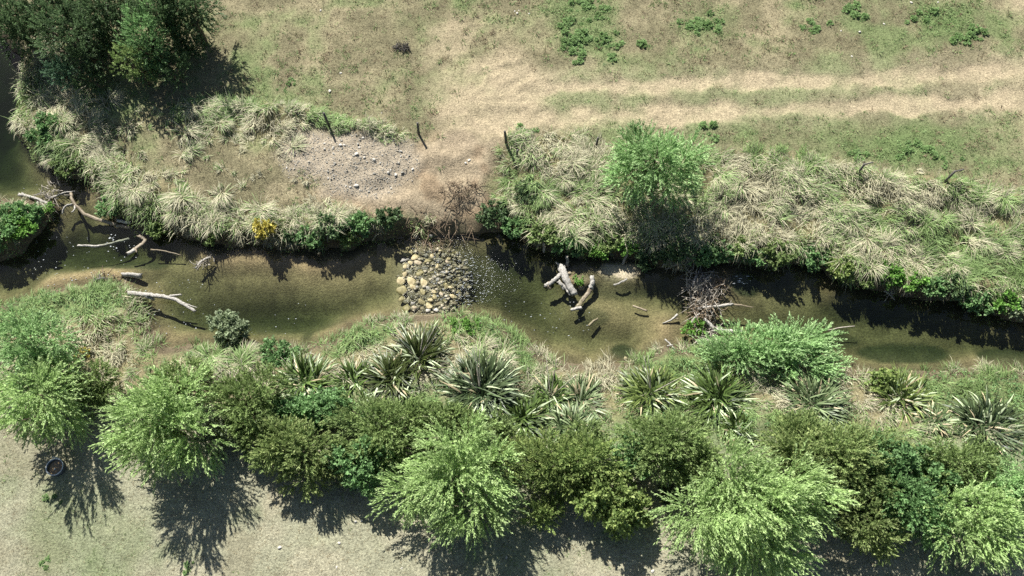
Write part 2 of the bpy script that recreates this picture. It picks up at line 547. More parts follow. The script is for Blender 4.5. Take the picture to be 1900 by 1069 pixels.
g = sst(0.44, 0.66, 0.55 * fn + 0.45 * fs)
C = mixc(np.broadcast_to(DRYN, X.shape + (3,)), DRY, sst(0.35, 0.65, fs))
C = mixc(C, SOUTHP, ((~NORTH) & (dw > 3)).astype(float))
C = mixc(C, GRN, g * np.where(NORTH, 0.75, 0.4))
C = mixc(C, np.array([0.24, 0.215, 0.14]), ((~NORTH) & (dw > 3)) * 0.55 * sst(0.5, 0.68, fbm(X, Y, 1.9, 5, 95)))
C = mixc(C, np.array([0.40, 0.36, 0.25]), ((~NORTH) & (dw > 3)) * 0.5 * sst(0.55, 0.7, fbm(X, Y, 2.6, 5, 96)))
C = mixc(C, GRN, 0.7 * np.clip(GREEN_P + GREEN_N, 0, 1))
C = mixc(C, np.array([0.40, 0.34, 0.225]), 0.25 * HEAD)
C = mixc(C, BAREC, np.clip(np.maximum(BARE2, RUT), 0, 1) * 0.85 * (0.6 + 0.4 * sst(0.3, 0.6, fbm(X, Y, 0.9, 3, 94))))
C = mixc(C, np.array([0.36, 0.285, 0.19]), BARE * 0.95)
C = mixc(C, np.array([0.25, 0.17, 0.10]), 0.55 * BARE * sst(0.52, 0.66, fbm(X, Y, 1.4, 4, 93)))
C = mixc(C, RUBC, RUBBLE)
C = mixc(C, np.array([0.22, 0.19, 0.10]), rank * 0.8)
C = mixc(C, GRN, GREEN_S * 0.7)
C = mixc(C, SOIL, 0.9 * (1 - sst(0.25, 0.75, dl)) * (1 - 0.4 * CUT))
bedc = mixc(np.broadcast_to(SAND, X.shape + (3,)), SAND * 0.7, sst(0.4, 0.65, fbm(X, Y, 1.1, 4, 91)))
for (px, py, rx, ry, k) in [(1150, 515, 95, 42, 0.55), (1380, 530, 32, 24, 0.85), (1680, 655, 90, 22, 0.8), (1870, 665, 60, 24, 0.7),
                            (960, 482, 50, 24, 0.5), (1155, 655, 26, 18, 0.8), (250, 492, 60, 12, 0.6), (1560, 630, 40, 14, 0.5),
                            (1640, 575, 120, 22, 0.35), (1100, 590, 30, 16, 0.5), (500, 600, 150, 18, 0.35), (570, 628, 12, 18, 0.5)]:
    bedc = mixc(bedc, WEED, k * sst(0.25, 0.55, blob(px, py, rx, ry, ZW - 0.4) * (0.7 + 0.6 * fbm(X, Y, 1.0, 3, 92))))
bedc = mixc(bedc, np.array([0.50, 0.43, 0.30]), 0.9 * sst(0.2, 0.9, blob(1150, 503, 42, 20, ZW)))
bedc = mixc(bedc, np.array([0.36, 0.31, 0.21]), WEIR)
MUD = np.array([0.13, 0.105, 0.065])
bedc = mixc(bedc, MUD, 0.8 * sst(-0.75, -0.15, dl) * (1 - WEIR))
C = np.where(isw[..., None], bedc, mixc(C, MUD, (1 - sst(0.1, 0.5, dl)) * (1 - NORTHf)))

# ------------------------------------------------------------------ the ground, split into its regions
idx = np.arange(NX * NY).reshape(NY, NX)
Fq = np.stack([idx[:-1, :-1], idx[:-1, 1:], idx[1:, 1:], idx[1:, :-1]], -1)


def cellm(A):
    return (A[:-1, :-1] + A[:-1, 1:] + A[1:, 1:] + A[1:, :-1]) / 4


reg = np.where(cellm(NORTHf) > 0.5, 0, 1)                     # paddocks north and south
bank = (cellm(np.maximum.reduce([RANK_N, RANK_NR, RANK_S])) > 0.5) | (cellm(dw) < 1.0)
reg = np.where(bank, 2, reg)
reg = np.where(cellm(np.maximum(BARE2, RUT)) > 0.5, 3, reg)
reg = np.where((cellm(RUBBLE) > 0.5), 4, reg)
reg = np.where((cellm(BARE) > 0.5) & (reg != 4) & (cellm(dw) > 0.4), 5, reg)
reg = np.where(cellm(dl) < 0, 6, reg)
V = np.stack([X, Y, Z], -1).reshape(-1, 3); CV = C.reshape(-1, 3)
names = [('paddock', 'dry grass paddock above the fence line with the vehicle track'),
         ('paddock', 'pale grazed paddock below the row of shrubs'),
         ('riverbank', 'overgrown banks sloping down to the stream'),
         ('dirt_track', 'worn bare earth wheel track and turning patch across the upper paddock'),
         ('rubble_ground', 'patch of grey broken rubble beside the fence posts'),
         ('bare_earth', 'bare tan earth cut running from the track to the stream'),
         ('river_bed', 'sandy bed of the stream seen through the water')]
for k, (nm, lb) in enumerate(names):
    f = Fq[reg == k]
    u, inv = np.unique(f.ravel(), return_inverse=True)
    o = obj(nm, mesh(nm, V[u], inv.reshape(-1, 4), M_GROUND, CV[u], True))
    tag(o, lb, kind='structure')

# ------------------------------------------------------------------ water: one closed body
wst = 0.2
wc = P(830, 515, ZW)
wx = np.concatenate([[-120, -60, -30, -15], np.arange(wc[0] - 5, wc[0] + 6.01, wst), [15, 22, 40, 120]])
wy = np.concatenate([[-20, -8], np.arange(wc[1] - 4, wc[1] + 4.01, wst), [12, 30, 80]])
WX, WY = np.meshgrid(wx, wy)
rif = np.exp(-(((WX - P(820, 515, ZW)[0]) / 1.7) ** 2 + ((WY - P(820, 515, ZW)[1]) / 2.3) ** 2) ** 2)
tail = P(900, 520, ZW)
rif = np.maximum(rif, 0.5 * np.exp(-((WX - tail[0]) / 2.0) ** 2 - ((WY - tail[1]) / 1.3) ** 2))
rif = np.maximum(rif, 0.3 * np.exp(-((WX - P(1385, 520, ZW)[0]) / 0.8) ** 2 - ((WY - P(1385, 520, ZW)[1]) / 0.7) ** 2))
ZZ = ZW + rif * (fbm(WX, WY, 0.8, 3, 101) - 0.5) * 0.10
nwx, nwy = len(wx), len(wy)
wi = np.arange(nwx * nwy).reshape(nwy, nwx)
top = np.stack([wi[:-1, :-1], wi[:-1, 1:], wi[1:, 1:], wi[1:, :-1]], -1).reshape(-1, 4)
WV = np.stack([WX, WY, ZZ], -1).reshape(-1, 3)
base = WV.copy(); base[:, 2] = -5.0
n0 = len(WV)
edge = [np.stack([wi[0, :-1], wi[0, :-1] + n0, wi[0, 1:] + n0, wi[0, 1:]], -1),
        np.stack([wi[-1, 1:], wi[-1, 1:] + n0, wi[-1, :-1] + n0, wi[-1, :-1]], -1),
        np.stack([wi[1:, 0], wi[1:, 0] + n0, wi[:-1, 0] + n0, wi[:-1, 0]], -1),
        np.stack([wi[:-1, -1], wi[:-1, -1] + n0, wi[1:, -1] + n0, wi[1:, -1]], -1)]
wm = mesh('water', np.vstack([WV, base]), np.vstack([top, top[:, ::-1] + n0] + edge), M_WATER, None, True)
at = wm.attributes.new('riffle', 'FLOAT', 'POINT')
at.data.foreach_set('value', np.concatenate([rif.ravel(), np.zeros(n0)]).astype(np.float32))
tag(obj('water', wm), 'shallow olive brown stream water', kind='structure')


# ------------------------------------------------------------------ shape builders
def tube(pts, rad, sides=7, rough=0.0, seed=0, cap=True):
    pts = np.asarray(pts, float); rad = np.asarray(rad, float)
    if cap:
        pts = np.vstack([pts[0], pts, pts[-1]]); rad = np.concatenate([[1e-3], rad, [1e-3]])
    k = len(pts)
    tg = np.gradient(pts, axis=0)
    if cap:
        tg[0] = tg[1] = pts[2] - pts[1]; tg[-1] = tg[-2] = pts[-2] - pts[-3]
    tg = nrm(tg)
    ref = np.array([0.13, 0.21, 0.97])
    if abs(tg[k // 2] @ ref) > 0.9:
        ref = np.array([0.95, 0.3, 0.05])
    a = nrm(np.cross(tg, ref)); b = np.cross(tg, a)
    th = np.linspace(0, 2 * np.pi, sides, endpoint=False)
    r = rad[:, None] * np.ones(sides)
    if rough:
        g_ = np.random.default_rng(seed)                    # grooves run along the wood, ends are broken
        r = r * (1 + rough * (g_.random((1, sides)) - 0.5) * 1.6 + rough * 0.5 * (g_.random((k, sides)) - 0.5) + rough * 0.3 * (g_.random((k, 1)) - 0.5))
    Vt = pts[:, None, :] + r[..., None] * (np.cos(th)[None, :, None] * a[:, None, :] + np.sin(th)[None, :, None] * b[:, None, :])
    if rough and cap:
        for e_, q_ in ((1, 2), (k - 2, k - 3)):
            Vt[e_] += tg[e_][None, :] * ((g_.random(sides) - 0.5) * 1.6 * rad[e_])[:, None] * (1 if rough > 0.2 else 0.2)
    i = np.arange(k * sides).reshape(k, sides)
    j = np.roll(i, -1, 1)
    F = np.stack([i[:-1], j[:-1], j[1:], i[1:]], -1).reshape(-1, 4)
    return Vt.reshape(-1, 3), F


def smooth_path(pts, rad, n=4, wob=0.0, seed=0):
    pts = np.asarray(pts, float); rad = np.asarray(rad, float)
    t = np.concatenate([[0], np.cumsum(np.linalg.norm(np.diff(pts, axis=0), axis=1))])
    m = max(3, n * (len(pts) - 1) + 1)
    s = np.linspace(0, t[-1], m)
    ex = np.vstack([2 * pts[0] - pts[1], pts, 2 * pts[-1] - pts[-2]])
    out = []
    for q in s:
        i = min(max(np.searchsorted(t, q) - 1, 0), len(pts) - 2)
        u = (q - t[i]) / max(t[i + 1] - t[i], 1e-6)
        p0, p1, p2, p3 = ex[i], ex[i + 1], ex[i + 2], ex[i + 3]
        out.append(0.5 * (2 * p1 + (p2 - p0) * u + (2 * p0 - 5 * p1 + 4 * p2 - p3) * u ** 2 + (3 * p1 - p0 - 3 * p2 + p3) * u ** 3))
    out = np.array(out)
    if wob:
        out[1:-1] += np.random.default_rng(seed).normal(0, wob, (m - 2, 3))
    return out, np.interp(s, t, rad)


class Buf:
    def __init__(self):
        self.V, self.F, self.C, self.n = [], [], [], 0

    def add(self, V, F, C=None):
        self.V.append(V); self.F.append(F + self.n); self.n += len(V)
        if C is not None:
            self.C.append(np.broadcast_to(C, (len(V), 3)))

    def mesh(self, name, mat, smooth=False):
        return mesh(name, np.vstack(self.V), np.vstack(self.F), mat, np.vstack(self.C) if self.C else None, smooth)


def leaves(p, d, ln, wd, col, r):
    """kite shaped leaves: p root, d direction, one quad each"""
    n = len(p)
    side = nrm(np.cross(d, nrm(r.normal(size=(n, 3)) * 0.8 + np.array([-0.15, 0.3, 1.0]))))
    up = np.cross(side, d)
    mid = p + d * (ln * 0.5)[:, None] + up * (ln * 0.06)[:, None]
    V = np.stack([p, mid + side * (wd / 2)[:, None], p + d * ln[:, None] - up * (ln * 0.05)[:, None], mid - side * (wd / 2)[:, None]], 1).reshape(-1, 3)
    F = np.arange(4 * n).reshape(n, 4)
    return V, F, np.repeat(col, 4, 0)


def blades(root, az, el, ln, wd, bend, col, seg=3, taper=True, colt=None):
    """arching strap leaves / grass blades as strips"""
    n = len(root)
    V = np.zeros((n, seg + 1, 2, 3)); p = root.copy()
    side = np.stack([-np.sin(az), np.cos(az), np.zeros(n)], -1)
    C = np.zeros((n, seg + 1, 2, 3))
    for k in range(seg + 1):
        f = k / seg
        wk = wd * ((1 - f) ** 0.6 * 0.95 + 0.05) if taper else wd * np.clip(1.15 - f ** 3, 0.08, 1) * (0.6 + 0.4 * min(1, f * 3))
        V[:, k, 0] = p - side * (wk / 2)[:, None]
        V[:, k, 1] = p + side * (wk / 2)[:, None]
        cc = col if colt is None else col * (1 - f) + colt * f
        C[:, k, 0] = cc; C[:, k, 1] = cc
        e = el - bend * (f + 0.5 / seg)
        step = (ln / seg)[:, None] * np.stack([np.cos(az) * np.cos(e), np.sin(az) * np.cos(e), np.sin(e)], -1)
        p = p + step
    i = np.arange(n * (seg + 1) * 2).reshape(n, seg + 1, 2)
    F = np.stack([i[:, :-1, 0], i[:, :-1, 1], i[:, 1:, 1], i[:, 1:, 0]], -1).reshape(-1, 4)
    return V.reshape(-1, 3), F, C.reshape(-1, 3)


# colour families: base, young tips, other
FOL = {
    'willow': ((0.25, 0.385, 0.115), (0.50, 0.63, 0.28), 0.25),
    'willowteal': ((0.21, 0.37, 0.125), (0.43, 0.59, 0.27), 0.25),
    'olive': ((0.14, 0.21, 0.065), (0.30, 0.38, 0.14), 0.3),
    'brown': ((0.15, 0.225, 0.07), (0.34, 0.39, 0.15), 0.3),
    'green': ((0.12, 0.23, 0.08), (0.25, 0.40, 0.16), 0.3),
    'bright': ((0.13, 0.27, 0.05), (0.27, 0.48, 0.11), 0.3),
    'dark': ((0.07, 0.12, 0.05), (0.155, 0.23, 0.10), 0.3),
    'bluegreen': ((0.10, 0.19, 0.11), (0.20, 0.32, 0.18), 0.25),
    'grey': ((0.18, 0.225, 0.12), (0.35, 0.41, 0.25), 0.3),
    'yellow': ((0.34, 0.29, 0.05), (0.60, 0.52, 0.13), 0.3),
    'gold': ((0.135, 0.215, 0.06), (0.34, 0.40, 0.13), 0.3),
    'weedy': ((0.16, 0.27, 0.09), (0.34, 0.48, 0.19), 0.3),
}
# habit: lobes, shoots per m2 of crown, shoot length, leaves per shoot, leaf length, leaf width, spread, up, droop
HABIT = {
    'willow': dict(lobes=13, lob=(0.26, 0.42), ax=0.55, shoots=66, sl=0.85, nl=23, ll=0.14, lw=0.044, spread=0.62, up=0.30, droop=0.22),
    'kanuka': dict(lobes=26, lob=(0.19, 0.36), ax=0.35, shoots=84, sl=0.46, nl=13, ll=0.14, lw=0.046, spread=0.65, up=0.5, droop=0.06),
    'broad': dict(lobes=20, lob=(0.22, 0.38), ax=0.35, shoots=95, sl=0.28, nl=10, ll=0.14, lw=0.09, spread=1.2, up=0.35, droop=0.1),
    'weed': dict(lobes=9, lob=(0.26, 0.46), ax=0.3, shoots=150, sl=0.16, nl=7, ll=0.09, lw=0.05, spread=1.2, up=0.4, droop=0.1),
}


def crown_arrays(r, rx, ry, z0, z1, fam, habit, lean=(0, 0, 0), dens=1.0):
    """foliage of one crown round the origin: shoots that carry leaves, gathered in lobes"""
    h = HABIT[habit]
    rz = (z1 - z0) / 2; c = np.array([0, 0, (z0 + z1) / 2])
    ov = h['sl'] * min(1.0, 0.35 + 0.4 * rx) * 0.45          # the shoots reach beyond the lobes
    R = np.array([max(rx - ov, 0.55 * rx), max(ry - ov, 0.55 * ry), max(rz - ov, 0.55 * rz)])
    nlb = max(7, int(h['lobes'] * min(1.0, 0.45 + 0.3 * rx)) + int(2 * rx))
    u = (np.arange(nlb) + 0.5) / nlb
    ph = np.arange(nlb) * 2.39996 + r.random() * 6
    zz = 1 - 1.85 * u
    dirs = np.stack([np.sqrt(np.maximum(0, 1 - zz ** 2)) * np.cos(ph), np.sqrt(np.maximum(0, 1 - zz ** 2)) * np.sin(ph), zz], -1)
    dirs = nrm(dirs + r.normal(0, 0.22, dirs.shape))
    far_ = r.uniform(0.45, 0.9, nlb)
    lc = dirs * far_[:, None]
    lr = r.uniform(*h['lob'], nlb)
    ns = int(h['shoots'] * dens * (R[0] * R[1] * math.pi) * 1.15)
    which = r.choice(nlb, ns, p=(lr ** 2) / np.sum(lr ** 2))
    od = nrm(r.normal(size=(ns, 3)) + 0.55 * dirs[which] + np.array([0, 0, 0.25]))
    s = lc[which] + od * (lr[which] * r.uniform(0.25, 1.0, ns) ** 0.5)[:, None]
    core = r.random(ns) < 0.2
    s[core] *= r.uniform(0.2, 0.75, (core.sum(), 1))
    s = s * R + c
    s[:, 2] = np.maximum(s[:, 2], 0.06)
    d = nrm(nrm(s - c) * (0.9 - 0.6 * h['ax']) + dirs[which] * h['ax'] + od * 0.45 + np.array([0, 0, h['up']]) + np.asarray(lean) + r.normal(0, 0.18, (ns, 3)))
    L = h['sl'] * r.uniform(0.55, 1.3, ns) * min(1.0, 0.35 + 0.4 * rx)
    nl = h['nl']
    t = (np.arange(nl) + 0.4) / nl
    T = np.tile(t, ns) + r.uniform(-0.02, 0.02, ns * nl)
    sh = np.repeat(np.arange(ns), nl)
    p = s[sh] + d[sh] * (L[sh] * T)[:, None]
    p[:, 2] -= h['droop'] * L[sh] * T ** 2
    dd = d[sh].copy(); dd[:, 2] -= 2 * h['droop'] * T * 0.6
    ld = nrm(nrm(dd) + h['spread'] * nrm(r.normal(size=(len(p), 3))))
    ln = h['ll'] * r.uniform(0.7, 1.25, len(p)); wd = h['lw'] * r.uniform(0.75, 1.25, len(p))
    b, tip, var = FOL[fam]
    b = np.array(b); tip = np.array(tip)
    mixk = np.clip(0.15 + 0.75 * T ** 1.4 * r.uniform(0.2, 1.2, ns)[sh], 0, 1)[:, None]
    lobetone = r.uniform(0.85, 1.15, nlb)[which][sh]
    col = (b * (1 - mixk) + tip * mixk) * (lobetone * r.uniform(1 - var, 1 + var, len(p)))[:, None]
    p[:, 2] = np.maximum(p[:, 2], 0.02)
    V, F, Cc = leaves(p, ld, ln, wd, col, r)
    return V, F, Cc, lc * R + c


def plant(name, px, py, rx, ry, h, fam, habit, label, cat, seed, group=None, lean=(0, 0, 0), dens=1.0, z0=None, limbs=True, ground=None, base_dx=(0, 0)):
    r = np.random.default_rng(seed)
    if rx > 0.9 and py > 200 and habit != 'willow': rx, ry = rx * 1.12, ry * 1.06
    z0 = h * 0.12 if z0 is None else z0
    zg = 0.0
    for _ in range(4):
        q = P(px, py, zg + (z0 + h) / 2)
        zg = hz(q[0], q[1]) if ground is None else ground
    zg = max(zg, ZW - 0.1)
    root = thing(name, (q[0], q[1], zg - 0.03), label, cat, group)
    if rx > 0.9:
        # several unequal heads make up one crown
        ns_ = 5 if rx > 1.4 else 4
        bf = Buf(); lcs = []
        a0 = r.uniform(0, 6.28)
        for k in range(ns_):
            a_ = a0 + k * 2 * math.pi / (ns_ - 1) + r.normal(0, 0.35)
            off = 0.0 if k == 0 else r.uniform(0.42, 0.62)
            f_ = r.uniform(0.62, 0.76) if k == 0 else r.uniform(0.46, 0.66)
            hh_ = h if k == 0 else h * r.uniform(0.62, 0.95)
            o_ = np.array([math.cos(a_) * off * rx, math.sin(a_) * off * ry, 0])
            v1, f1_, c1_, l1 = crown_arrays(r, rx * f_, ry * f_, z0 * r.uniform(0.3, 1.0), hh_, fam, habit, lean, dens)
            bf.add(v1 + o_, f1_, c1_ * r.uniform(0.88, 1.12)); lcs.append(l1 + o_)
        Vc, Fc, Cc = np.vstack(bf.V), np.vstack(bf.F), np.vstack(bf.C); lc = np.vstack(lcs)
    else:
        Vc, Fc, Cc, lc = crown_arrays(r, rx, ry, z0, h, fam, habit, lean, dens)
    obj('crown', mesh('crown', Vc, Fc, M_WILLOW if habit == 'willow' else M_LEAF, Cc), root)
    if limbs:
        tr = 0.035 * h
        tp, trd = smooth_path([(base_dx[0], base_dx[1], -0.15), (base_dx[0] * 0.6 + 0.05, base_dx[1] * 0.6, h * 0.25), (0.02, 0.03, h * 0.55)], [tr, tr * 0.8, tr * 0.35], 3, 0.02, seed)
        tv, tf = tube(tp, trd, 8, 0.12, seed)
        tk = obj('trunk', mesh('trunk', tv, tf, M_BARK, None, True), root)
        pick = r.permutation(len(lc))[:6]
        for i in pick:
            st = tp[len(tp) // 3 + int(r.integers(0, len(tp) // 2))]
            en = lc[i]
            md = (st + en) / 2 + np.array([0, 0, -0.08 * h])
            lp, lrd = smooth_path([st, md, en], [tr * 0.5, tr * 0.32, tr * 0.1], 3, 0.02, seed + int(i))
            lv, lf = tube(lp, lrd, 6, 0.1, seed)
            obj('limb', mesh('limb', lv, lf, M_BARK, None, True), tk)
    return root


# ------------------------------------------------------------------ trees and shrubs
WIL = [  # px, py, rx, ry, h, family, label, lean, dens
    (50, 640, 2.1, 1.8, 4.6, 'willowteal', 'blue green willow at the left edge, upper of two, below the grassy point', (0.15, -0.25, 0)),
    (75, 735, 2.1, 1.8, 5.0, 'willow', 'pale willow at the left edge above the round water trough', (-0.1, -0.35, 0)),
    (290, 782, 2.35, 2.2, 5.0, 'willow', 'yellow green willow to the right of the round water trough', (-0.3, -0.4, 0)),
    (838, 893, 2.85, 2.2, 5.0, 'willow', 'pale silvery willow in the middle of the shrub row', (-0.25, -0.5, 0)),
    (1405, 945, 3.4, 2.6, 5.2, 'willow', 'largest pale willow with feathery plumes hanging down to the right', (0.55, -0.6, 0)),
    (1825, 955, 2.1, 1.75, 4.4, 'willow', 'pale green willow in the bottom right corner', (0.45, -0.5, 0)),
    (1908, 905, 1.6, 1.6, 3.8, 'willowteal', 'pale green willow cut by the right edge of the picture', (0.3, -0.4, 0)),
    (1220, 297, 2.2, 2.0, 4.8, 'willowteal', 'lone bright green willow on the far bank below the track', (0, 0, 0.1)),
]
for i, (px, py, rx, ry, h, fam, lab, lean) in enumerate(WIL):
    plant('willow_tree', px, py, rx, ry, h, fam, 'willow', lab, 'tree', 100 + i, 'willows by the stream', lean, z0=0.3 if py > 500 else 1.3)
plant('willow_bush', 1440, 650, 3.3, 1.4, 1.9, 'willowteal', 'willow', 'low sprawling willow leaning out over the water on the near bank', 'bush', 120, None, (0.55, 0.1, 0), 1.1, 0.1)

SHR = [  # px, py, rx, ry, h, family, habit, label
    (160, 722, 1.25, 1.1, 2.2, 'olive', 'kanuka', 'olive shrub in shade between the two left willows'),
    (325, 712, 1.5, 1.0, 2.0, 'olive', 'kanuka', 'olive shrub behind the yellow green willow'),
    (455, 750, 1.9, 1.5, 2.9, 'olive', 'kanuka', 'dark olive shrub right of the yellow green willow'),
    (408, 800, 1.0, 0.9, 1.9, 'grey', 'kanuka', 'small grey green shrub at the yellow green willow\'s right foot'),
    (562, 838, 1.75, 1.6, 3.0, 'brown', 'kanuka', 'rusty olive shrub standing forward over the pale paddock'),
    (560, 765, 1.6, 0.8, 1.4, 'green', 'broad', 'low fresh green shrub below the leftmost flax'),
    (705, 792, 2.0, 1.4, 3.0, 'olive', 'kanuka', 'broad olive shrub below the dark twin flax'),
    (675, 858, 1.35, 1.2, 2.5, 'green', 'broad', 'deep green leafy shrub left of the middle willow'),
    (815, 778, 1.3, 1.0, 2.3, 'olive', 'kanuka', 'olive shrub behind the middle willow'),
    (1035, 862, 2.45, 1.4, 3.2, 'gold', 'kanuka', 'wide olive shrub with gold tips right of the middle willow'),
    (1140, 932, 1.55, 1.3, 2.7, 'gold', 'broad', 'round green shrub with a golden fringe over the paddock'),
    (1015, 945, 1.0, 0.7, 1.6, 'gold', 'kanuka', 'small golden shrub low between willow and round green shrub'),
    (1170, 850, 0.9, 0.9, 2.0, 'green', 'broad', 'narrow green shrub in the gap beside the wide gold tipped shrub'),
    (1245, 818, 1.95, 1.5, 3.1, 'olive', 'kanuka', 'dark olive shrub left of the largest willow'),
    (1545, 838, 2.6, 1.6, 3.4, 'brown', 'kanuka', 'large bronze olive shrub behind the largest willow'),
    (1610, 965, 1.5, 1.3, 2.8, 'brown', 'kanuka', 'bronze shrub between the largest willow and the green shrub'),
    (1690, 928, 1.5, 1.8, 2.9, 'green', 'kanuka', 'tall fresh green shrub right of the bronze shrubs'),
    (1775, 858, 1.9, 1.1, 2.7, 'olive', 'kanuka', 'dark olive shrub behind the bottom right willow'),
    (425, 612, 1.05, 0.8, 1.4, 'grey', 'broad', 'grey green shrub standing in the water edge on the near bank'),
    (1640, 705, 0.8, 0.5, 0.9, 'gold', 'broad', 'small orange tinted shrub on the shore above a flax'),
    (620, 760, 1.2, 0.9, 1.7, 'green', 'broad', 'fresh green shrub between the leftmost flaxes and the row'),
    (480, 815, 1.0, 0.9, 2.0, 'olive', 'kanuka', 'olive shrub left of the rusty one'),
    (640, 895, 0.6, 0.5, 1.0, 'grey', 'kanuka', 'small grey twiggy shrub below the deep green leafy shrub'),
    (900, 800, 1.3, 1.0, 1.9, 'olive', 'kanuka', 'low olive shrub under the widest flax'),
    (1090, 820, 1.2, 0.9, 2.0, 'olive', 'kanuka', 'olive shrub under the pale flax pair'),
    (1300, 860, 1.2, 1.1, 2.6, 'olive', 'kanuka', 'olive shrub against the left side of the largest willow'),
    (1480, 805, 1.3, 0.9, 2.0, 'olive', 'kanuka', 'low olive shrub between small flax and bronze shrub'),
    (1655, 850, 1.4, 1.2, 2.6, 'green', 'broad', 'fresh green shrub right of the large bronze shrub'),
    (1600, 890, 1.4, 1.3, 2.9, 'olive', 'kanuka', 'olive shrub tucked behind the largest willow'),
    (1730, 895, 1.2, 1.1, 2.4, 'green', 'broad', 'green shrub between the tall green shrub and the corner willow'),
    # trees of the top left corner
    (130, 55, 1.75, 1.5, 5.4, 'dark', 'kanuka', 'tall dark tree left of centre in the top left clump'),
    (265, 62, 1.55, 1.35, 5.0, 'green', 'kanuka', 'sunlit olive tree at the right of the top left clump'),
    (243, 114, 1.15, 1.0, 3.6, 'olive', 'kanuka', 'shorter olive tree in front of the sunlit olive tree'),
    (200, 66, 1.0, 0.9, 3.0, 'dark', 'kanuka', 'small dark tree between the tall dark tree and the sunlit olive tree'),
    (290, 8, 1.9, 1.7, 4.8, 'dark', 'kanuka', 'dark tree at the top edge above the sunlit olive tree'),
    (20, 40, 1.9, 1.8, 4.2, 'dark', 'kanuka', 'dark tree overhanging the stream in the top left corner'),
    (345, 12, 1.5, 1.5, 5.0, 'dark', 'kanuka', 'dark tree at the right end of the top left clump'),
    (195, 5, 2.0, 1.7, 4.8, 'dark', 'kanuka', 'dark tree at the top edge in the middle of the top left clump'),
    (95, -12, 2.2, 1.7, 5.0, 'dark', 'kanuka', 'dark tree at the top edge near the picture corner'),
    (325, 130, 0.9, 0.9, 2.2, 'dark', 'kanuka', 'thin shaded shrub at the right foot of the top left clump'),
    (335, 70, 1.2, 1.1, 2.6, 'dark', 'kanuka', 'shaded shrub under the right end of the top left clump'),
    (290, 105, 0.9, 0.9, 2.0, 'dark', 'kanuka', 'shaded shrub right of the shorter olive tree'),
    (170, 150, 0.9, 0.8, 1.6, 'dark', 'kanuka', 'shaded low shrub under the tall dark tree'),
    (114, 133, 0.95, 0.9, 1.9, 'bluegreen', 'kanuka', 'round blue green bush alone beside the upstream bend'),
]
for i, (px, py, rx, ry, h, fam, hab, lab) in enumerate(SHR):
    tall = py < 200
    plant('dark_tree' if tall and h > 2.9 else 'bushy_shrub', px, py, rx, ry, h, fam, hab, lab,
          'tree' if tall and h > 2.9 else 'shrub', 200 + i, 'trees in the top left clump' if tall else 'shrubs along the near bank', z0=(0.5 if h > 4 else 0.2) if tall else None, dens=0.85 if tall else 1.0)

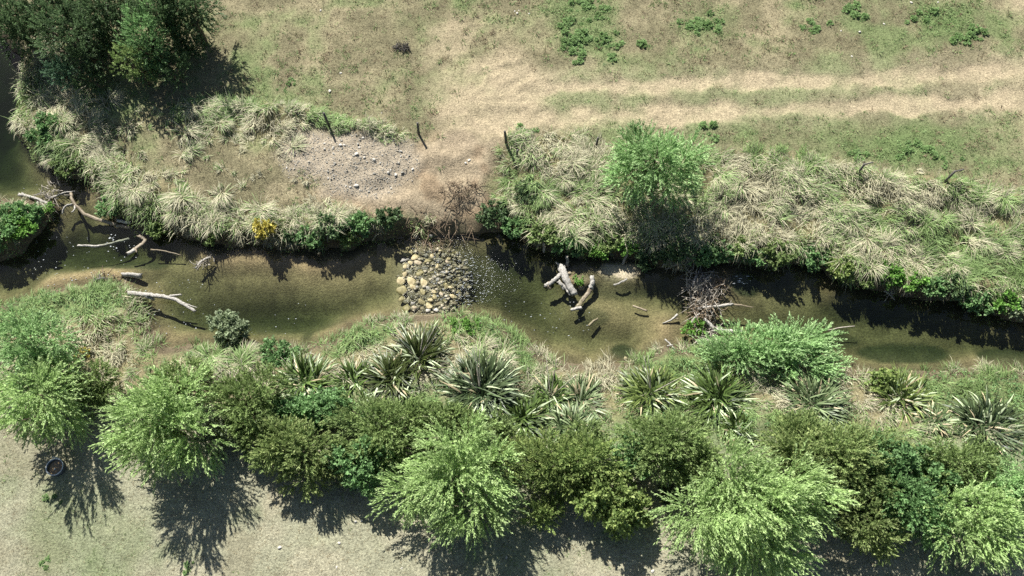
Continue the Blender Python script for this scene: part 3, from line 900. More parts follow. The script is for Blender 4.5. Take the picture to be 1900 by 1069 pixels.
# leafy plants along the water's edges
EDGE = [  # px, py, r, h, family, label
    (495, 432, 0.62, 0.8, 'yellow', 'small bush with yellow leaves at the far bank edge'),
    (545, 440, 0.5, 0.7, 'dark', 'dark leafy plant just right of the yellow bush'),
    (615, 432, 0.75, 0.8, 'dark', 'dark leafy plant at the far water edge, right of the yellow bush'),
    (672, 424, 0.75, 0.9, 'green', 'green leafy plant at the far water edge upstream of the weir'),
    (722, 412, 0.7, 0.8, 'dark', 'dark leafy plant left of the dead brush above the weir'),
    (920, 398, 0.85, 0.8, 'dark', 'dark ivy like plant right of the dead brush'),
    (975, 352, 0.85, 0.4, 'dark', 'dark green creeper on the bank top right of the bare cut'),
    (1055, 455, 0.9, 0.8, 'green', 'green leafy plant above the big grey log'),
    (1108, 462, 0.7, 0.7, 'bright', 'bright green leafy plant overhanging the water by the mound'),
    (1165, 462, 0.5, 0.6, 'bright', 'small bright plant beside the leaning pale pole'),
    (1255, 470, 0.7, 0.8, 'dark', 'dark plant in the lone willow\'s shadow at the water'),
    (1335, 468, 0.8, 0.8, 'green', 'green leafy plant at the far bank above the log jam'),
    (1400, 472, 0.8, 0.7, 'green', 'green leafy plant at the far bank right of the log jam'),
    (1560, 505, 0.8, 0.7, 'gold', 'yellowish green plant where the far bank steps forward'),
    (1640, 512, 0.75, 0.7, 'bright', 'bright green plant left of two on the far right bank'),
    (1690, 518, 0.7, 0.7, 'bright', 'bright green plant right of two on the far right bank'),
    (1760, 535, 0.75, 0.7, 'dark', 'dark leafy plant under the far right bank'),
    (1850, 568, 0.65, 0.6, 'bright', 'bright plant low at the right edge of the far bank'),
    (1880, 582, 0.55, 0.6, 'grey', 'grey green plant dipping to the water at the right edge'),
    (85, 225, 0.6, 0.6, 'green', 'green plant at the upstream bend, upper of two'),
    (75, 250, 0.7, 0.6, 'green', 'green plant at the upstream bend, lower of two'),
    (25, 400, 0.9, 0.7, 'green', 'green bush on the left bank point beside the grey driftwood'),
    (40, 425, 0.8, 0.7, 'bright', 'bright green bush on the lower side of the left bank point'),
    (-5, 440, 0.9, 0.7, 'green', 'green bush at the very left edge on the left bank point'),
    (70, 408, 0.6, 0.6, 'green', 'green plant at the outer end of the left bank point'),
    (300, 425, 0.7, 0.7, 'olive', 'olive plant in bank shade left of the far yellow bush'),
    (390, 440, 0.6, 0.6, 'olive', 'olive plant in bank shade nearer the yellow bush'),
    (580, 445, 0.7, 0.8, 'green', 'green plant between the yellow bush and the weir brush'),
    (645, 440, 0.6, 0.7, 'olive', 'olive plant at the water just upstream of the weir brush'),
    (955, 425, 0.8, 0.8, 'green', 'green plant right of the dark ivy like plant'),
    (1010, 440, 0.8, 0.9, 'olive', 'olive plant at the bank corner above the deep pool'),
    (1130, 455, 0.7, 0.8, 'olive', 'olive plant between the bright overhanging plant and leaning pole'),
    (1210, 478, 0.8, 0.8, 'dark', 'dark plant at the water left in the lone willow\'s shadow'),
    (1290, 475, 0.8, 0.9, 'green', 'green plant at the right edge of the lone willow\'s shadow'),
    (1370, 466, 0.7, 0.8, 'olive', 'olive plant between two green plants above the log jam'),
    (1440, 472, 0.9, 0.9, 'olive', 'olive plant at the far bank before it steps forward'),
    (1505, 478, 0.8, 0.9, 'green', 'green plant in the nook where the far bank steps forward'),
    (1600, 520, 0.8, 0.8, 'olive', 'olive plant left of the two bright plants'),
    (1725, 540, 0.7, 0.7, 'green', 'green plant right of the two bright plants'),
    (1810, 560, 0.8, 0.8, 'green', 'green plant low on the far right bank'),
    (130, 318, 0.6, 0.6, 'olive', 'olive plant at the foot of the upstream bend'),
    (205, 385, 0.7, 0.7, 'green', 'green plant at the far bank corner above the short pale log'),
    (1073, 521, 0.32, 0.18, 'bright', 'mossy green tuft on the islet beside the big grey log'),
    (92, 393, 0.42, 0.4, 'bright', 'small bright plant growing among the grey driftwood'),
    (1287, 612, 0.5, 0.6, 'bright', 'yellow green tuft growing on the log jam'),
    (852, 598, 0.55, 0.35, 'bright', 'vivid green plant on the near bank below the weir'),
    (875, 604, 0.45, 0.3, 'bright', 'second vivid green plant on the near bank below the weir'),
    (520, 655, 0.9, 0.6, 'green', 'green leafy mound on the near bank below the sand ledge'),
    (150, 655, 0.4, 0.3, 'yellow', 'orange leaved plant on the left near bank'),
]
for i, (px, py, r_, h, fam, lab) in enumerate(EDGE):
    g_ = None
    plant('leafy_plant', px, py, r_, r_ * 0.85, h, fam, 'weed' if h < 0.5 else 'broad', lab, 'plant', 300 + i, 'leafy plants at the water edge', z0=0.0, limbs=False)

# ------------------------------------------------------------------ flax
FLX = [  # px, py, r, h, dead share, tone, label
    (565, 708, 1.45, 1.5, 0.12, 'mid', 'leftmost flax clump on the near bank'),
    (655, 706, 1.15, 1.3, 0.15, 'mid', 'narrow flax clump second from the left'),
    (725, 700, 1.25, 1.5, 0.08, 'dark', 'dark flax clump just below the tallest dark flax'),
    (775, 662, 1.55, 1.9, 0.10, 'dark', 'tallest dark flax nearest the weir with dead flower stalks'),
    (890, 722, 1.85, 1.8, 0.06, 'blue', 'widest blue green flax in the row'),
    (972, 774, 1.1, 1.2, 0.05, 'mid', 'small green flax touching the pale flax pair'),
    (1022, 735, 1.05, 1.2, 0.2, 'mid', 'flax with dry tips behind the pale flax pair'),
    (1078, 742, 1.25, 1.3, 0.35, 'pale', 'pale grey flax, upper of the pale pair'),
    (1062, 790, 1.15, 1.0, 0.35, 'pale', 'pale grey flax, lower of the pale pair'),
    (1210, 727, 1.4, 1.3, 0.22, 'yellow', 'yellowish flax alone right of the pale pair'),
    (1335, 737, 1.45, 1.5, 0.10, 'mid', 'rounded dense green flax with yellow upper tips'),
    (1368, 796, 0.85, 0.8, 0.12, 'mid', 'small flax below the rounded dense flax'),
    (1515, 748, 1.6, 1.3, 0.25, 'pale', 'spreading flax with straw coloured upper leaves'),
    (1680, 737, 1.3, 1.4, 0.15, 'yellow', 'open flax with a dark hollow centre near the right'),
    (1735, 782, 0.9, 0.6, 0.6, 'pale', 'collapsed straw coloured flax between two right hand clumps'),
    (1840, 792, 1.7, 1.5, 0.12, 'blue', 'rightmost large flax near the picture edge'),
    (1245, 918, 0.55, 0.7, 0.1, 'dark', 'small flax in the gap left of the largest willow'),
]
TONE = {'mid': ((0.028, 0.06, 0.02), (0.18, 0.26, 0.085)), 'dark': ((0.018, 0.036, 0.014), (0.09, 0.125, 0.045)),
        'blue': ((0.025, 0.05, 0.03), (0.16, 0.21, 0.12)), 'pale': ((0.06, 0.10, 0.05), (0.36, 0.40, 0.24)),
        'yellow': ((0.04, 0.075, 0.025), (0.30, 0.34, 0.12))}
for i, (px, py, R_, h, dead, tone, lab) in enumerate(FLX):
    r = np.random.default_rng(400 + i)
    zg = -0.8
    for _ in range(4):
        q = P(px, py, zg + h * 0.35); zg = hz(q[0], q[1])
    root = thing('flax_plant', (q[0], q[1], zg - 0.05), lab, 'flax', 'flax clumps on the near bank')
    R_, h = R_ * 1.0, h * 0.9
    nf = max(8, int(17 * R_))
    c0, c1 = (np.array(v) for v in TONE[tone])
    for k in range(nf):
        a0 = 2.39996 * k + r.random() * 0.5
        rr = R_ * 0.46 * math.sqrt((k + 0.3) / nf)
        fc = np.array([rr * math.cos(a0), rr * math.sin(a0), 0.0])
        n = int(r.integers(21, 30))
        az = a0 + r.normal(0, 0.3) + r.normal(0, 0.8 if rr > 0.25 else 1.6, n)
        el = np.clip(r.normal(1.12 - 0.5 * rr / max(R_ * 0.46, 0.01) + r.normal(0, 0.12), 0.24, n), 0.15, 1.45)
        ln = 0.72 * math.hypot(R_, h * 0.9) * r.uniform(0.55, 1.1, n) * r.uniform(0.8, 1.1)
        bend = r.uniform(0.7, 2.0, n) * (0.6 + 0.6 * (1.4 - el))
        wd = r.uniform(0.05, 0.09, n)
        tone_k = r.random(n)[:, None] ** 2.2
        col = (c0 * (1 - tone_k) + c1 * tone_k) * np.array([0.56, 0.66, 0.55])
        hi_ = r.random(n) < 0.09
        col[hi_] = np.array([0.36, 0.42, 0.26]) * r.uniform(0.8, 1.2, (hi_.sum(), 1))  # glossy highlights put into the colour of a few pale leaves
        isd = r.random(n) < dead * 0.4
        col[isd] = np.array([0.44, 0.37, 0.23]) * r.uniform(0.6, 1.15, (isd.sum(), 1))
        bend[isd] *= 1.3
        tips = col * 1.25 + np.array([0.03, 0.02, 0])
        rt = fc + np.stack([r.normal(0, 0.05, n), r.normal(0, 0.05, n), np.zeros(n)], -1)
        Vb, Fb, Cb = blades(rt, az, el, ln, wd, bend, col, 5, False, tips)
        obj('leaf_fan', mesh('leaf_fan', Vb, Fb, M_FLAX, Cb, True), root)
    if i in (3, 4, 6, 9):
        for k in range(4):
            a = r.uniform(0.2, 2.6); L = r.uniform(1.6, 2.4)
            e = r.uniform(0.5, 0.9)
            pts, rd = smooth_path([(0, 0, 0.2), (math.cos(a) * L * 0.5 * math.cos(e), math.sin(a) * L * 0.5 * math.cos(e), L * 0.5 * math.sin(e) + 0.3),
                                   (math.cos(a) * L * math.cos(e), math.sin(a) * L * math.cos(e), L * math.sin(e) + 0.2)], [0.022, 0.018, 0.01], 3)
            v_, f_ = tube(pts, rd, 5)
            obj('flower_stalk', mesh('flower_stalk', v_, f_, M_TWIGPALE, None, True), root)

# ------------------------------------------------------------------ rank grass on the banks: nobody could count it
def scatter(n, mask, rgn=(-32, 31, -15, 25)):
    x = rng.uniform(rgn[0], rgn[1], n); y = rng.uniform(rgn[2], rgn[3], n)
    k = rng.random(n) < sample(mask, x, y)
    x, y = x[k], y[k]
    # keep what the camera's surroundings can show
    vis = np.abs(x) < 22.5 + (y + 13) * 0.26 + 1.5
    return x[vis], y[vis]


STRAW = np.array([0.55, 0.51, 0.345]); STRAW2 = np.array([0.39, 0.365, 0.235]); GB = np.array([0.17, 0.26, 0.08]); GB2 = np.array([0.28, 0.385, 0.145])


def rank_grass(name, label, mask, n_t, per, green, seed, hgt=0.62):
    r = np.random.default_rng(seed)
    x, y = scatter(n_t, mask)
    n = len(x)
    lush = sample(mask, x, y)
    size = r.uniform(0.55, 1.25, n) * (0.55 + 0.45 * lush)
    flow = fbm(x, y, 3.5, 2, seed) * 2 * np.pi * 1.6 + r.normal(0, 0.35, n)
    edgepull = np.clip(1 - sample(dw, x, y) / 1.6, 0, 1)
    gk = np.clip(sample(green, x, y) * 1.15 + (fbm(x, y, 1.8, 3, seed + 3) - 0.52) * 2.2 + 0.33, 0, 1)
    T = np.repeat(np.arange(n), per)
    m = len(T)
    rad = r.random(m) ** 0.5 * 0.24 * size[T]
    a = r.uniform(0, 2 * np.pi, m)
    px_ = x[T] + rad * np.cos(a); py_ = y[T] + rad * np.sin(a)
    root = np.stack([px_, py_, sample(Z, px_, py_) - 0.02], -1)
    # blades lie over along the local sweep; at the brink they hang towards the water
    sw = np.where(NORTHv(x, y)[T] > 0.5, -np.pi / 2, np.pi / 2)
    base_az = np.where(r.random(m) < edgepull[T] * 0.75, sw + r.normal(0, 0.5, m), flow[T] + r.normal(0, 0.55, m))
    az = np.where(r.random(m) < 0.14, a, base_az)
    el = r.uniform(0.75, 1.45, m)
    ln = hgt * size[T] * r.uniform(0.6, 1.3, m)
    bend = r.uniform(0.8, 2.1, m)
    wd = r.uniform(0.018, 0.036, m)
    isg = r.random(m) < gk[T]
    tone = r.uniform(0.7, 1.25, m)[:, None] * r.uniform(0.72, 1.18, n)[T][:, None]
    mx = r.random(m)[:, None]
    col = np.where(isg[:, None], GB * mx + GB2 * (1 - mx), STRAW * mx + STRAW2 * (1 - mx)) * tone
    Vb, Fb, Cb = blades(root, az, el, ln, wd, bend, col, 3, True)
    tag(obj(name, mesh(name, Vb, Fb, M_BLADE, Cb)), label, 'grass', kind='stuff')


def NORTHv(x, y):
    return sample(NORTHf, x, y)


keep = (1 - np.clip(RUBBLE + BARE * 0.95, 0, 1)) * np.where(NORTH, sst(0.05, 0.3, dl), sst(-0.18, 0.0, dl)) * sst(14, 11, np.abs(dw))
rank_grass('long_grass', 'long straw coloured grass drooping along the far bank', np.clip(RANK_N * (1 - 0.85 * FLAT) + RANK_NR, 0, 1) * keep * NORTHf, 19000, 34, GREEN_N, 500, 0.66)
rank_grass('long_grass', 'tangled straw and green grass along the near bank', np.maximum(RANK_S, RANK_W) * keep * (1 - NORTHf), 15000, 34, GREEN_S, 510, 0.5)

rank_grass('long_grass', 'dark rank grass ridge along the old fence line', RIDGE * sst(0.8, 1.6, dl), 26000, 34, 0.5 * np.ones_like(X), 515, 0.5)

# single drooping tussocks that stand out of the grass
tus = []
for k in range(8):
    r = np.random.default_rng(560 + k)
    n = 150
    a = r.uniform(0, 2 * np.pi, n); rd = 0.22 * r.random(n) ** 0.5
    rt = np.stack([rd * np.cos(a), rd * np.sin(a), np.zeros(n) - 0.03], -1)
    gsh = (0.15, 0.3, 0.05, 0.5, 0.2, 0.75, 0.1, 0.35)[k]
    mx = r.random((n, 1))
    col = np.where(r.random((n, 1)) < gsh, GB * mx + GB2 * (1 - mx), STRAW * 1.08 * mx + STRAW2 * (1 - mx)) * r.uniform(0.7, 1.2, (n, 1))
    swp = np.where(r.random(n) < 0.8, r.normal(-1.2 + 0.25 * k, 0.5, n), a)
    Vb, Fb, Cb = blades(rt, swp, r.uniform(0.9, 1.45, n), r.uniform(0.6, 1.15, n), r.uniform(0.02, 0.038, n), r.uniform(1.3, 2.5, n), col, 4)
    tus.append(mesh('grass_tussock', Vb, Fb, M_BLADE, Cb))
r = np.random.default_rng(570)
for (x0, x1, y0, y1, n, where) in [(960, 1130, 300, 440, 16, 'left of the lone willow'), (1310, 1560, 320, 470, 30, 'right of the lone willow'), (1560, 1890, 370, 510, 34, 'on the right end of the far bank'),
                                   (215, 420, 350, 425, 20, 'at the far bank edge left of the yellow bush'), (420, 700, 390, 425, 14, 'at the far bank edge near the yellow bush'),
                                   (60, 210, 150, 330, 20, 'inside the upstream bend'), (340, 560, 200, 290, 10, 'below the left fence line'),
                                   (290, 500, 650, 690, 8, 'on the near bank left of the flax'), (860, 1000, 640, 690, 7, 'on the near bank below the weir'), (1380, 1640, 690, 740, 8, 'among the right hand flax')]:
    for k in range(n):
        q = HP(r.uniform(x0, x1), r.uniform(y0, y1))
        if sample(dl, q[0], q[1]) < 0.35 or sample(BARE, q[0], q[1]) > 0.4: continue
        o = obj('grass_tussock', tus[int(r.integers(0, 8))], None, (q[0], q[1], hz(q[0], q[1]) - 0.02))
        s_ = r.uniform(0.6, 1.15); o.scale = (s_, s_, s_ * r.uniform(0.8, 1.1)); o.rotation_euler = (0, 0, r.normal(0, 0.9))
        tag(o, 'drooping grass tussock ' + where, 'tussock', 'tussocks ' + where)

# green ground cover of small leaves on the near bank
def groundcover(name, label, mask, n, fam, seed, hgt=0.28, ll=0.10, lw=0.055):
    r = np.random.default_rng(seed)
    x, y = scatter(n, mask)
    m = 9
    T = np.repeat(np.arange(len(x)), m)
    xx = x[T] + r.normal(0, 0.1, len(T)); yy = y[T] + r.normal(0, 0.1, len(T))
    hh = hgt * (0.3 + 1.1 * fbm(xx, yy, 0.8, 2, seed)) * r.random(len(T)) ** 0.6
    p = np.stack([xx, yy, sample(Z, xx, yy) + hh], -1)
    d = nrm(r.normal(size=p.shape) + np.array([0, 0, 0.5]))
    b, tp, var = FOL[fam]
    k = r.random((len(p), 1))
    col = (np.array(b) * (1 - k) + np.array(tp) * k) * r.uniform(0.7, 1.25, (len(p), 1))
    Vl, Fl, Cl = leaves(p, d, ll * r.uniform(0.6, 1.3, len(p)), lw * r.uniform(0.7, 1.2, len(p)), col, r)
    tag(obj(name, mesh(name, Vl, Fl, M_LEAF, Cl)), label, 'ground cover', kind='stuff')


groundcover('leafy_ground_cover', 'low green weeds covering the near bank', np.maximum(GREEN_S, RANK_W) * keep * (1 - NORTHf), 26000, 'green', 520)
groundcover('leafy_ground_cover', 'creeping green weeds under the far bank edge',
            NORTHf * sst(1.4, 0.7, dl) * sst(-0.25, -0.05, dl) * np.clip(RANK_N + RANK_NR, 0, 1) * (0.35 + 0.65 * sst(0.4, 0.55, fbm(X, Y, 2.2, 3, 530))), 60000, 'olive', 521, 0.4)

# short paddock grass
def short_grass(name, label, mask, n, seed, hgt, gshare):
    r = np.random.default_rng(seed)
    x, y = scatter(n, mask)
    per = 4
    T = np.repeat(np.arange(len(x)), per); m = len(T)
    ux = x[T] + r.normal(0, 0.035, m); uy = y[T] + r.normal(0, 0.035, m)
    z = sample(Z, ux, uy) - 0.005
    a = r.uniform(0, 2 * np.pi, m); hh = hgt * r.uniform(0.5, 1.4, m) * r.uniform(0.6, 1.3, len(x))[T]
    lx = np.cos(a) * hh * 0.8; ly = np.sin(a) * hh * 0.8
    wv = 0.012
    Vt = np.stack([np.stack([ux - np.sin(a) * wv, uy + np.cos(a) * wv, z], -1), np.stack([ux + np.sin(a) * wv, uy - np.cos(a) * wv, z], -1),
                   np.stack([ux + lx, uy + ly, z + hh], -1)], 1).reshape(-1, 3)
    gr = np.clip(sample(np.clip(GREEN_P + 0.7 * GREEN_N + g * gshare, 0, 1), x, y), 0, 1)
    isg = (r.random(len(x)) < gr)[T]
    col = np.where(isg[:, None], np.array([0.15, 0.215, 0.07]), np.array([0.35, 0.29, 0.175])) * r.uniform(0.6, 1.25, (m, 1))
    tag(obj(name, mesh(name, Vt, np.arange(3 * m).reshape(m, 3), M_BLADE, np.repeat(col, 3, 0))), label, 'grass', kind='stuff')


open_ = sst(0.8, 1.6, dl) * (1 - np.clip(0.93 * np.maximum(BARE2, RUT) + RUBBLE + BARE * 0.95, 0, 1)) * (1 - rank)
short_grass('short_grass', 'short dry grass of the upper paddock', open_ * NORTHf, 60000, 540, 0.065, 0.75)
short_grass('short_grass', 'closely grazed dry grass of the lower paddock', open_ * (1 - NORTHf), 60000, 541, 0.05, 0.35)

# coarser tufts the stock has left standing in the upper paddock
def tufts(name, label, mask, n, per, seed, hgt):
    r = np.random.default_rng(seed)
    x, y = scatter(n, mask)
    T = np.repeat(np.arange(len(x)), per); m = len(T)
    sz = r.uniform(0.5, 1.4, len(x))
    a = r.uniform(0, 2 * np.pi, m); rd = 0.11 * sz[T] * r.random(m) ** 0.5
    ux, uy = x[T] + rd * np.cos(a), y[T] + rd * np.sin(a)
    root = np.stack([ux, uy, sample(Z, ux, uy) - 0.01], -1)
    isg = (r.random(len(x)) < 0.62)[T]
    mx = r.random((m, 1))
    col = np.where(isg[:, None], GB * 0.7 * mx + GB2 * 0.8 * (1 - mx), np.array([0.24, 0.185, 0.11])) * r.uniform(0.6, 1.2, (m, 1))
    Vb, Fb, Cb = blades(root, a + r.normal(0, 0.5, m), r.uniform(0.6, 1.4, m), hgt * sz[T] * r.uniform(0.6, 1.3, m), r.uniform(0.018, 0.035, m), r.uniform(0.3, 1.3, m), col, 2)
    tag(obj(name, mesh(name, Vb, Fb, M_BLADE, Cb)), label, 'grass', kind='stuff')


tufts('grass_tufts', 'coarse green and brown tufts scattered over the upper paddock', open_ * NORTHf * (0.25 + 0.75 * sst(0.45, 0.62, fbm(X, Y, 2.4, 3, 545))) * (1 - 0.7 * HEAD), 16000, 13, 546, 0.17)
tufts('grass_tufts', 'few green tufts on the pale lower paddock', open_ * (1 - NORTHf) * sst(0.42, 0.68, fn) * 0.7, 7000, 12, 547, 0.10)

groundcover('low_weeds', 'flat green weeds spreading through the upper paddock turf', open_ * NORTHf * np.clip(0.75 * GREEN_P + 0.10 * sst(0.55, 0.7, fbm(X, Y, 1.1, 3, 548)) + 0.12 * GREEN_N, 0, 1), 42000, 'weedy', 549, 0.10, 0.07, 0.045)

# ------------------------------------------------------------------ weeds standing in the paddock
wr = np.random.default_rng(600)
weed_meshes = []
for k in range(5):
    Vw, Fw, Cw, _ = crown_arrays(np.random.default_rng(610 + k), 0.30, 0.30, 0.0, 0.38, 'weedy', 'weed', dens=2.8)
    weed_meshes.append(mesh('weed', Vw, Fw, M_LEAF, Cw))
WEEDS = []
for (x0, x1, y0, y1, n, where) in [(1045, 1145, 68, 108, 50, 'in the dense patch above the track'), (1045, 1140, 8, 55, 34, 'in the scattered patch at the top edge'),
                                   (1265, 1345, 25, 58, 26, 'in the small patch right of the dense patch'), (1490, 1600, 8, 60, 24, 'in the patch at the top edge near the right'),
                                   (1690, 1830, 5, 70, 30, 'in the top right patch'), (1170, 1215, 88, 115, 5, 'just above the upper wheel track'),
                                   (1560, 1760, 265, 305, 24, 'between the track and the right hand fence posts'), (1300, 1420, 225, 270, 6, 'right of the lone willow above its bank'),
                                   (940, 1010, 238, 262, 6, 'beside the third fence post'), (40, 160, 900, 1060, 10, 'on the pale paddock under the trough'),
                                   (340, 400, 1030, 1065, 5, 'at the bottom edge of the pale paddock'), (470, 640, 150, 210, 9, 'above the left fence post')]:
    for k in range(n):
        if k % 5 == 0: cx_, cy_ = wr.uniform(x0, x1), wr.uniform(y0, y1)
        WEEDS.append((cx_ + wr.normal(0, 11), cy_ + wr.normal(0, 6), where))
for k, (px, py, where) in enumerate(WEEDS):
    q = P(px, py, 0)
    o = obj('weed', weed_meshes[k % 5], None, (q[0], q[1], hz(q[0], q[1]) - 0.02))
    s = wr.uniform(0.3, 0.8) * (0.55 if py > 800 or (px < 700) else 1)
    o.scale = (s, s, s * wr.uniform(0.4, 0.75)); o.rotation_euler = (0, 0, wr.uniform(0, 6.28))
    tag(o, 'low green weed ' + where, 'weed', 'weeds ' + where)

# ------------------------------------------------------------------ rocks
def rock_mesh(seed, sub=2):
    bm = bmesh.new()
    bmesh.ops.create_icosphere(bm, subdivisions=sub, radius=1.0)
    r = np.random.default_rng(seed)
    co = np.array([v.co for v in bm.verts])
    for k in range(18):                     # flatten facets
        n_ = nrm(r.normal(size=3)); d_ = r.uniform(0.42, 0.75)
        ex = co @ n_ - d_
        co = co - np.where(ex > 0, ex * 0.93, 0)[:, None] * n_
    co += r.normal(0, 0.018, co.shape)
    for v, c in zip(bm.verts, co):
        v.co = c
    F = np.array([[l.vert.index for l in f.loops] for f in bm.faces])
    bm.free()
    return co, F


ROCKS = [rock_mesh(700 + k) for k in range(7)]
RM = {}
for mk in ROCKM:
    RM[mk] = [mesh('rock', c, f, ROCKM[mk], None, False) for c, f in ROCKS]
rr = np.random.default_rng(720)


def rock(name, px, py, rx, ry, hgt, mat, z, label, group, k=None):
    q = P(px, py, z); s = pxm(py, z)
    o = obj(name, RM[mat][int(rr.integers(0, 7)) if k is None else k], None, (q[0], q[1], z))
    o.scale = (rx / s, ry / s / 0.85, hgt)
    o.rotation_euler = (rr.uniform(-0.15, 0.15), rr.uniform(-0.15, 0.15), rr.uniform(-0.35, 0.35))
    tag(o, label, 'rock', group)
    return o


WR = [(355, 200, 35, 30, 'olive'), (320, 268, 50, 35, 'olive'), (390, 245, 35, 45, 'olive'), (320, 332, 62, 28, 'grey'),
      (450, 300, 58, 38, 'ochre'), (325, 405, 28, 45, 'ochre'), (390, 370, 35, 25, 'ochre'), (480, 370, 55, 28, 'tan'),
      (320, 500, 40, 38, 'ochre'), (250, 525, 30, 20, 'dark'), (395, 470, 35, 60, 'dark'), (278, 590, 60, 45, 'ochre'),
      (405, 585, 80, 50, 'ochre'), (415, 650, 45, 30, 'ochre'), (295, 695, 75, 52, 'olive'), (405, 745, 85, 55, 'dark'),
      (290, 785, 38, 38, 'olive'), (350, 818, 50, 30, 'dark'), (415, 838, 40, 22, 'grey'), (510, 820, 50, 40, 'ochre'),
      (430, 890, 50, 22, 'tan'), (345, 900, 50, 45, 'olive'), (540, 595, 45, 45, 'ochre'), (600, 862, 50, 35, 'ochre'),
      (660, 755, 45, 40, 'ochre'), (655, 700, 40, 30, 'ochre'), (690, 915, 35, 30, 'pale'), (590, 345, 55, 25, 'olive'),
      (645, 290, 30, 35, 'ochre'), (735, 225, 25, 20, 'ochre'), (700, 410, 22, 38, 'ochre'), (830, 320, 35, 25, 'ochre'),
      (820, 358, 35, 20, 'tan'), (530, 700, 35, 40, 'olive'), (870, 650, 45, 25, 'ochre'), (810, 640, 30, 40, 'ochre'),
      (880, 755, 45, 25, 'ochre'), (740, 725, 40, 25, 'tan'), (620, 800, 40, 30, 'ochre'), (590, 922, 40, 22, 'pale'),
      (500, 480, 60, 40, 'olive'), (620, 480, 50, 35, 'olive'), (560, 430, 40, 25, 'grey'), (700, 560, 45, 30, 'grey'),
      (770, 480, 40, 25, 'grey'), (640, 580, 40, 25, 'grey'), (560, 760, 45, 30, 'dark'), (760, 620, 40, 30, 'olive'),
      (720, 330, 40, 25, 'grey'), (620, 230, 45, 25, 'grey'), (780, 280, 35, 22, 'grey'), (860, 420, 40, 22, 'olive'),
      (470, 430, 30, 25, 'grey'), (590, 660, 35, 25, 'grey'), (800, 800, 45, 25, 'olive'), (720, 850, 40, 25, 'tan'),
      (800, 900, 40, 20, 'tan'), (520, 900, 35, 22, 'tan'), (920, 560, 40, 22, 'olive'), (950, 700, 40, 20, 'olive'),
      (900, 240, 35, 20, 'olive'), (470, 650, 28, 22, 'grey'), (500, 540, 30, 22, 'grey'), (840, 540, 35, 22, 'grey'),
      (910, 840, 38, 20, 'tan'), (450, 240, 30, 30, 'dark'), (510, 265, 35, 25, 'dark'), (570, 280, 30, 22, 'grey')]
UNIQ = {3: 'flat grey green boulder at the upstream lip of the weir', 4: 'ochre boulder near the shaded end of the weir',
        11: 'rounded ochre boulder furthest upstream in the weir', 12: 'largest pale ochre boulder in the middle of the weir',
        14: 'broad flat olive boulder upstream below the rounded ochre one', 15: 'broad dark wet boulder behind the flat olive one',
        26: 'whitish boulder at the near bank end of the weir', 5: 'upright narrow ochre boulder in the weir lip'}
CN = {'ochre': 'ochre', 'olive': 'olive brown', 'grey': 'grey', 'dark': 'dark wet', 'tan': 'tan', 'pale': 'whitish'}
for k, (zx, zy, rx, ry, c) in enumerate(WR):
    px = 700 + zx / 6.2875; py = 430 + zy / 6.2875
    up = k < 41
    rock('weir_rock', px, py, rx / 6.2875 * 1.25, ry / 6.2875 * 1.3, rr.uniform(0.06, 0.10) if up else rr.uniform(0.045, 0.07), c,
         ZW - (0.03 if up and c != 'dark' else 0.05), UNIQ.get(k, CN[c] + ' rock in the rock weir across the stream'), 'rocks of the weir')
for (px, py, rx, ry, c, lab) in [(869, 583, 13, 7, 'tan', 'tan boulder on the near bank just below the weir'), (902, 590, 11, 5, 'tan', 'low tan rock right of the tan bank boulder'),
                                 (773, 441, 8, 6, 'grey', 'grey rock in the bank shade at the weir, larger'), (800, 439, 6, 4, 'grey', 'grey rock in the bank shade at the weir, smaller'),
                                 (1161, 667, 6, 5, 'tan', 'tan boulder at the near shore below the dark weed streak'), (1170, 671, 4, 3, 'tan', 'small tan stone beside the shore boulder'),
                                 (1080, 536, 9, 5, 'tan', 'brown boulder on the islet beside the big grey log'), (1057, 508, 6, 5, 'tan', 'brown boulder behind the big grey log'),
                                 (1885, 690, 20, 8, 'tan', 'tan mud mound at the right edge of the near shore')]:
    q = HP(px, py)
    rock('rock', px, py, rx, ry, 0.16, c, q[2] + 0.02, lab, None)
# cobbles of the riffle, too many and too small to pick apart
B = Buf()
c1, f1 = rock_mesh(777, 1)
for k in range(620):
    zx = rr.uniform(300, 1080); zy = rr.uniform(195, 950)
    if (zx - 640) ** 2 / 460 ** 2 + (zy - 560) ** 2 / 410 ** 2 > 1: continue
    q = P(700 + zx / 6.2875, 430 + zy / 6.2875, ZW)
    s = rr.uniform(0.05, 0.16)
    a = rr.uniform(0, 6.28)
    vv = c1 * np.array([s * rr.uniform(0.8, 1.5), s, s * 0.55])
    vv = np.stack([vv[:, 0] * math.cos(a) - vv[:, 1] * math.sin(a), vv[:, 0] * math.sin(a) + vv[:, 1] * math.cos(a), vv[:, 2]], -1)
    B.add(vv + np.array([q[0], q[1], ZW - 0.06 + rr.uniform(-0.03, 0.03)]), f1)
o = obj('cobbles', B.mesh('cobbles', M_COBBLE, True))
tag(o, 'small grey cobbles between the rocks of the weir', 'cobbles', kind='stuff')

